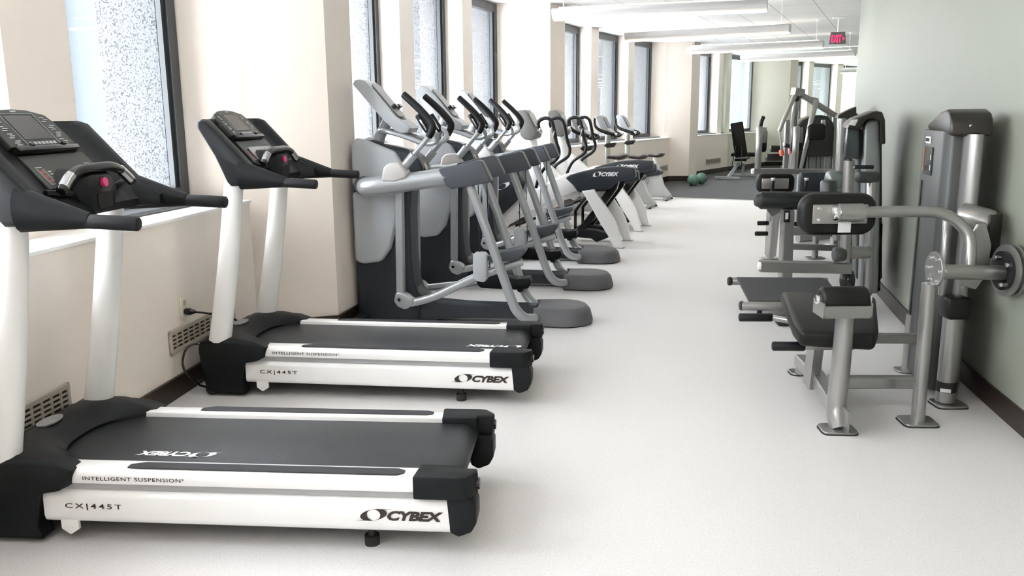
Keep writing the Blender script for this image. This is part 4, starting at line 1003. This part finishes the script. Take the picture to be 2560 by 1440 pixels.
T('platform_rail', [D_ + Vector((-.05, -.02, .015)), C_ + Vector((0, -.02, .015))], .033, SILVER2, m2, seg=16)
T('platform_rail', [A_ + Vector((-.05, .0, .015)), Bp + Vector((0, 0, .015))], .033, SILVER2, m2, seg=16)
for p_ in (D_, A_): T('rail_cap', [p_ + Vector((-.06, -.01, .015)), p_ + Vector((-.045, -.01, .015))], .036, CAPM, m2, seg=16)
def _(bm): cyl(bm, (1.845, 6.25, 0), (1.845, 6.25, .012), .045, 20); cyl(bm, (1.845, 6.25, .01), (1.845, 6.25, .07), .018)
tagged(_, 'levelling_foot', RUBBER, m2)
B_('floor_pedal', (2.02, 6.0, .035), (.24, .10, .06), RUBBER, m2, -3)
# uprights near the tower
T('front_column', [W(2123, 402, 5.9), W(2112, 655, 5.9)], .036, SILVER2, m2, seg=18, roundcap=False, ang=60)
T('column_cap', [W(2123, 403, 5.9), W(2123, 401, 5.9)], .022, BLACK2, m2)
T('guide_column', [W(2180, 445, 6.0), W(2168, 735, 6.0)], .032, SILVER2, m2, seg=18, ang=60)
T('cross_tube', [W(2118, 632, 5.95), W(2170, 630, 5.98)], .045, SILVER2, m2, seg=16, flat=1.0)
T('counterweight', [W(2088, 636, 5.9), W(2108, 636, 5.9)], .052, TOWERM, m2, seg=20)
T('cam_disc', [W(2114, 700, 6.05), W(2122, 700, 6.05)], .085, BLACK2, m2, seg=24)
T('handle_grip', [W(2138, 418, 5.85), W(2182, 418, 5.85)], .014, GRIPM, m2)
T('handle_stub', [W(2126, 419, 5.9), W(2140, 418, 5.85)], .010, SILVER2, m2)
T('resistance_hub', [W(2146, 443, 5.95), W(2190, 443, 6.0)], .04, TOWERM, m2, seg=20)
# tower 2
def WP(name, poly, Y, d, m_, parent, bev=.012, seg=2, h=17, **kk):
    """solid with real depth d whose front face follows the outline at depth Y"""
    t_ = [W(a, b, Y) for a, b in poly]; bm = bm_new()
    th_ = tan(radians(h)); sh = Matrix(((1, th_, 0, -th_ * Y), (0, 1, 0, 0), (0, 0, 1, 0), (0, 0, 0, 1)))
    prism(bm, [(q.x, q.z) for q in t_], Y, Y + d, 'xz', bev, seg, sh); return finish(name, bm, m_, parent, ang=45, **kk)
SHR = mat('silver_grey_shroud', (.24, .255, .255), .35, .3, var=.03)
WP('tower_shroud', [(2162, 312), (2172, 300), (2198, 298), (2201, 440), (2196, 735), (2150, 735)], 6.25, .5, SHR, m2, .02, 3)
WP('tower_shroud_rear', [(2142, 330), (2205, 300), (2206, 700), (2140, 700)], 6.45, .4, TOWERM, m2, .02, 3)
WP('tower_cap', [(2118, 322), (2126, 306), (2142, 296), (2190, 277), (2206, 280), (2213, 300), (2214, 360), (2201, 361), (2200, 302), (2180, 296), (2166, 300), (2154, 314), (2150, 325)], 6.2, .6, CAPM, m2, .01, 2)
WP('acrylic_guard', [(2119, 318), (2149, 318), (2147, 400), (2112, 392)], 6.3, .25, CLEAR, m2, .01, 2)
WP('tower_sticker', [(2122, 312), (2128, 300), (2146, 298), (2138, 315)], 6.19, .02, STICK, m2, .002, 1, label='white label on the tower shoulder')
T('rear_post', [W(2196, 560, 6.45), W(2190, 725, 6.45)], .03, BLACK2, m2, seg=16)

# ===== M3: bench machine with thick padded roll
m3 = thing('leg_curl_machine', 'strength machine with a thick horizontal padded bench and two square uprights', 'strength machine')
YR = 7.3
T('bench_pad', [W(1903, 501, YR), W(2120, 503, YR)], [.075, .08], ROLLM, m3, seg=28, ang=60, flat=1.0)
T('pad_end', [W(1891, 500, YR), W(1903, 500, YR)], [.055, .068], TOWERM, m3, seg=24)
T('upright', [W(1934, 525, YR + .1), W(1926, 636, 8.7)], .045, SILVER2, m3, square=True, ang=30)
T('upright', [W(1969, 525, YR), W(1962, 705, YR)], .058, SILVER2, m3, square=True, flat=.8, ang=30)
B_('label_plate', W(1967, 541, YR - .07), (.05, .005, .10), BLACK2, m3, 0, .002)
B_('label_sticker', W(1967, 540, YR - .075), (.025, .005, .055), STICK, m3, 0, 0, smooth=False)
def _(bm): foot_plate(bm, (2.70, 8.85, 0), .19, .12)
tagged(_, 'foot_plate', SILVER2, m3, ang=40)
def _(bm): foot_plate(bm, (3.16, 8.85, 0), .19, .12); tube(bm, [(3.16, 8.85, .01), (3.16, 8.85, .27)], .032, 14, roundcap=False)
tagged(_, 'rear_foot', SILVER2, m3, ang=40)
T('side_handle', [W(1895, 558, 7.6), W(1920, 558, 7.6)], .020, GRIPM, m3)
T('side_handle', [W(1889, 584, 7.6), W(1918, 584, 7.6)], .020, GRIPM, m3)
T('side_handle', [W(1978, 560, 7.6), W(1998, 560, 7.6)], .020, GRIPM, m3)
T('mid_beam', [W(1975, 577, 8.6), W(2140, 585, 8.6)], .04, SILVER2, m3, square=True, ang=30)
T('low_beam', [W(1975, 616, 8.8), W(2120, 620, 8.8)], .032, SILVER2, m3, square=True, ang=30)
T('pivot_hub', [W(2072, 520, 7.4), W(2072, 455, 7.4)], [.075, .07], TOWERM, m3, seg=22)
# ===== M4: row machine with long beam, pads and posts
m4 = thing('seated_row_machine', 'strength machine with a long level beam carrying two silver posts and black pads', 'strength machine')
YM = 9.1
T('long_beam', [W(1884, 428, YM), W(2140, 430, YM)], .030, SILVER2, m4, square=True, ang=30)
T('beam_end_cap', [W(1880, 428, YM), W(1885, 428, YM)], .028, WHITE, m4)
T('beam_support', [W(2095, 440, YM), W(2088, 622, YM)], .045, SILVER2, m4, square=True, ang=30)
for px, top, bot in ((1897, 318, 422), (1989, 318, 422)):
    T('post', [W(px + 3, top, YM), W(px - 3, bot, YM)], .033, SILVER2, m4, seg=18, ang=60)
T('post_grip', [W(1901, 318, YM), W(1904, 303, YM), W(1909, 292, YM)], .020, GRIPM, m4)
pad_face('chest_pad', W(1903, 352, YM + .12), .115, .24, .09, .03, VINYL, m4, -10)
pad_face('chest_pad', W(1992, 352, YM + .12), .13, .24, .09, .03, VINYL, m4, -10)
B_('pad_plate', W(1903, 338, YM + .06), (.11, .012, .16), SILVER2, m4, -10)
B_('pad_plate', W(1992, 338, YM + .06), (.12, .012, .16), SILVER2, m4, -10)
pad_face('lower_pad', W(1938, 458, 8.2), .35, .185, .09, .06, VINYL, m4, -4)
B_('lower_pad_plate', W(1938, 459, 8.12), (.25, .012, .095), SILVER2, m4, -4)
pad_face('lower_pad', W(2034, 458, 8.3), .28, .21, .10, .03, NAVY, m4, -4)
for px in (1933, 2016):
    T('lever_grip', [W(px - 3, 478, 7.95), W(px, 449, 7.95)], .017, GRIPM, m4); T('lever_tip', [W(px, 450, 7.95), W(px, 446, 7.95)], .021, CHROME, m4)
T('lever_bracket', [W(2068, 475, 8.0), W(2075, 440, 8.0)], .03, SILVER2, m4, square=True)
T('resistance_drum', [W(2072, 450, 7.9), W(2098, 450, 7.9)], .085, mat('grey_metal_drum', (.22, .24, .235), .35, .4, var=.03), m4, seg=24, ang=60)
# ===== M5: pulldown tower with overhead boom
m5 = thing('lat_pulldown_machine', 'tall strength machine with an overhead boom and a wide black-topped weight tower facing the room', 'strength machine')
YT = 10.2
c0, c1 = W(1985, 330, YT), W(2078, 330, YT)
w5 = (c1 - c0).length
bm = bm_new(); prof = [(0, -.28), (0, .06), (.06, .14), (.16, .185), (.28, .195), (.36, .175), (w5 - .02, .11), (w5, .05), (w5, -.28)]
prism(bm, prof, -.10, .12, 'xz', .02, 2, frame_m((c0.x, c0.y, c0.z), (c1 - c0), (0, 1, 0), (0, 0, 1))); finish('tower_hood', bm, mat('black_tower_hood', (.02, .02, .02), .3, var=.05), m5, ang=50)
bx = (c0 + c1) / 2
B_('stack_guard', (bx.x + .05, YT + .03, .62), (w5 * .82, .10, 1.16), mat('grey_perforated_guard', (.24, .25, .245), .5, .2, var=.03), m5, -6)
for px in (2012, 2042, 2052, 2023): T('weight_cable', [W(px, 350, YT - .07), W(px - 2, 430, YT - .07)], .005, RUBBER, m5)
for px in (2070, 2090): T('tower_column', [W(px, 290, YT), W(px - 8, 500, YT)], .036, SILVER2, m5, square=True, ang=30)
T('side_column', [W(1968, 300, YT), W(1962, 440, YT)], .026, SILVER2, m5, square=True, ang=30)
T('boom', [W(1995, 232, YT - .3), W(2090, 290, YT)], .040, SILVER2, m5, square=True, flat=.7, ang=30)
T('boom_head', [W(1983, 228, YT - .35), W(2006, 232, YT - .3)], .042, mat('olive_grey_bracket', (.24, .245, .22), .4, .3, var=.03), m5, square=True, ang=30)
T('boom_strut', [W(1998, 240, YT - .3), W(2040, 250, YT - .15)], .035, SILVER2, m5, square=True, flat=.6)
T('front_mast', [W(1993, 232, YT - .35), W(1985, 300, YT - .2), W(1978, 420, YT - .1)], .036, SILVER2, m5, seg=14)
T('mast_collar', [W(1991, 241, YT - .34), W(1989, 250, YT - .33)], .042, BLACK2, m5)
T('pull_arm', [W(1986, 240, YT - .4), W(1966, 285, YT - .45), W(1948, 328, YT - .5)], [.028, .024, .022], SILVER2, m5, seg=14)
T('pull_arm', [W(2041, 252, YT - .4), W(2028, 300, YT - .5), W(2018, 350, YT - .5), W(2002, 420, YT - .45)], [.03, .028, .026, .022], SILVER2, m5, seg=14)
T('hanging_strap', [W(1948, 328, YT - .5), W(1952, 350, YT - .5), W(1953, 375, YT - .5)], .010, SILVER, m5, smooth=3)
T('strap_handle', [W(1953, 376, YT - .5), W(1955, 388, YT - .5)], .026, ORANGE, m5, label='coral handle at the end of the strap')
T('strap_handle', [W(1974, 372, YT - .3), W(1975, 384, YT - .3)], .020, mat('pink_rubber', (.8, .25, .28), .5, var=.03), m5, label='pink handle')
pad_face('head_pad', W(2040, 330, YT - .5), .20, .19, .09, .05, VINYL, m5, -6)
T('pad_bracket', [W(2058, 300, YT - .42), W(2058, 330, YT - .42)], .02, SILVER, m5, square=True)
T('grip_bar', [W(1960, 362, YT - .6), W(1974, 366, YT - .55)], .022, GRIPM, m5)
T('grip_tip', [W(1959, 361, YT - .6), W(1961, 361, YT - .6)], .023, WHITE, m5)
T('thigh_pad', [W(1928, 372, 12.6), W(1950, 372, 12.6)], .05, VINYL, m5)
T('thigh_pad', [W(1918, 394, 12.6), W(1968, 394, 12.6)], .055, VINYL, m5)
T('seat_back_pad', [W(2005, 340, YT - .35), W(1992, 425, YT - .4)], .05, VINYL, m5, square=True, flat=1.6)
T('base_beam', [(W(1990, 430, YT).x, YT - .2, .05), (W(2085, 430, YT).x, YT, .05)], .04, SILVER2, m5, square=True)
# ===== M6: the tower just behind tower two
m6 = thing('weight_tower', 'narrow weight tower with a slanted dark cap, tight behind the second tower', 'strength machine')
WP('tower_body', [(2108, 292), (2148, 290), (2146, 520), (2104, 520)], 8.1, .35, TOWERM, m6, .02)
WP('tower_foot_box', [(2104, 520), (2146, 520), (2138, 668), (2098, 668)], 8.1, .3, TOWERM, m6, .01)
WP('slanted_cap', [(2093, 296), (2098, 287), (2110, 281), (2141, 266), (2141, 284), (2146, 285), (2146, 293), (2120, 300)], 8.05, .42, CAPM, m6, .01)
T('front_column', [W(2105, 296, 8.03), W(2092, 600, 8.03)], .042, SILVER2, m6, seg=20, roundcap=False, ang=60)
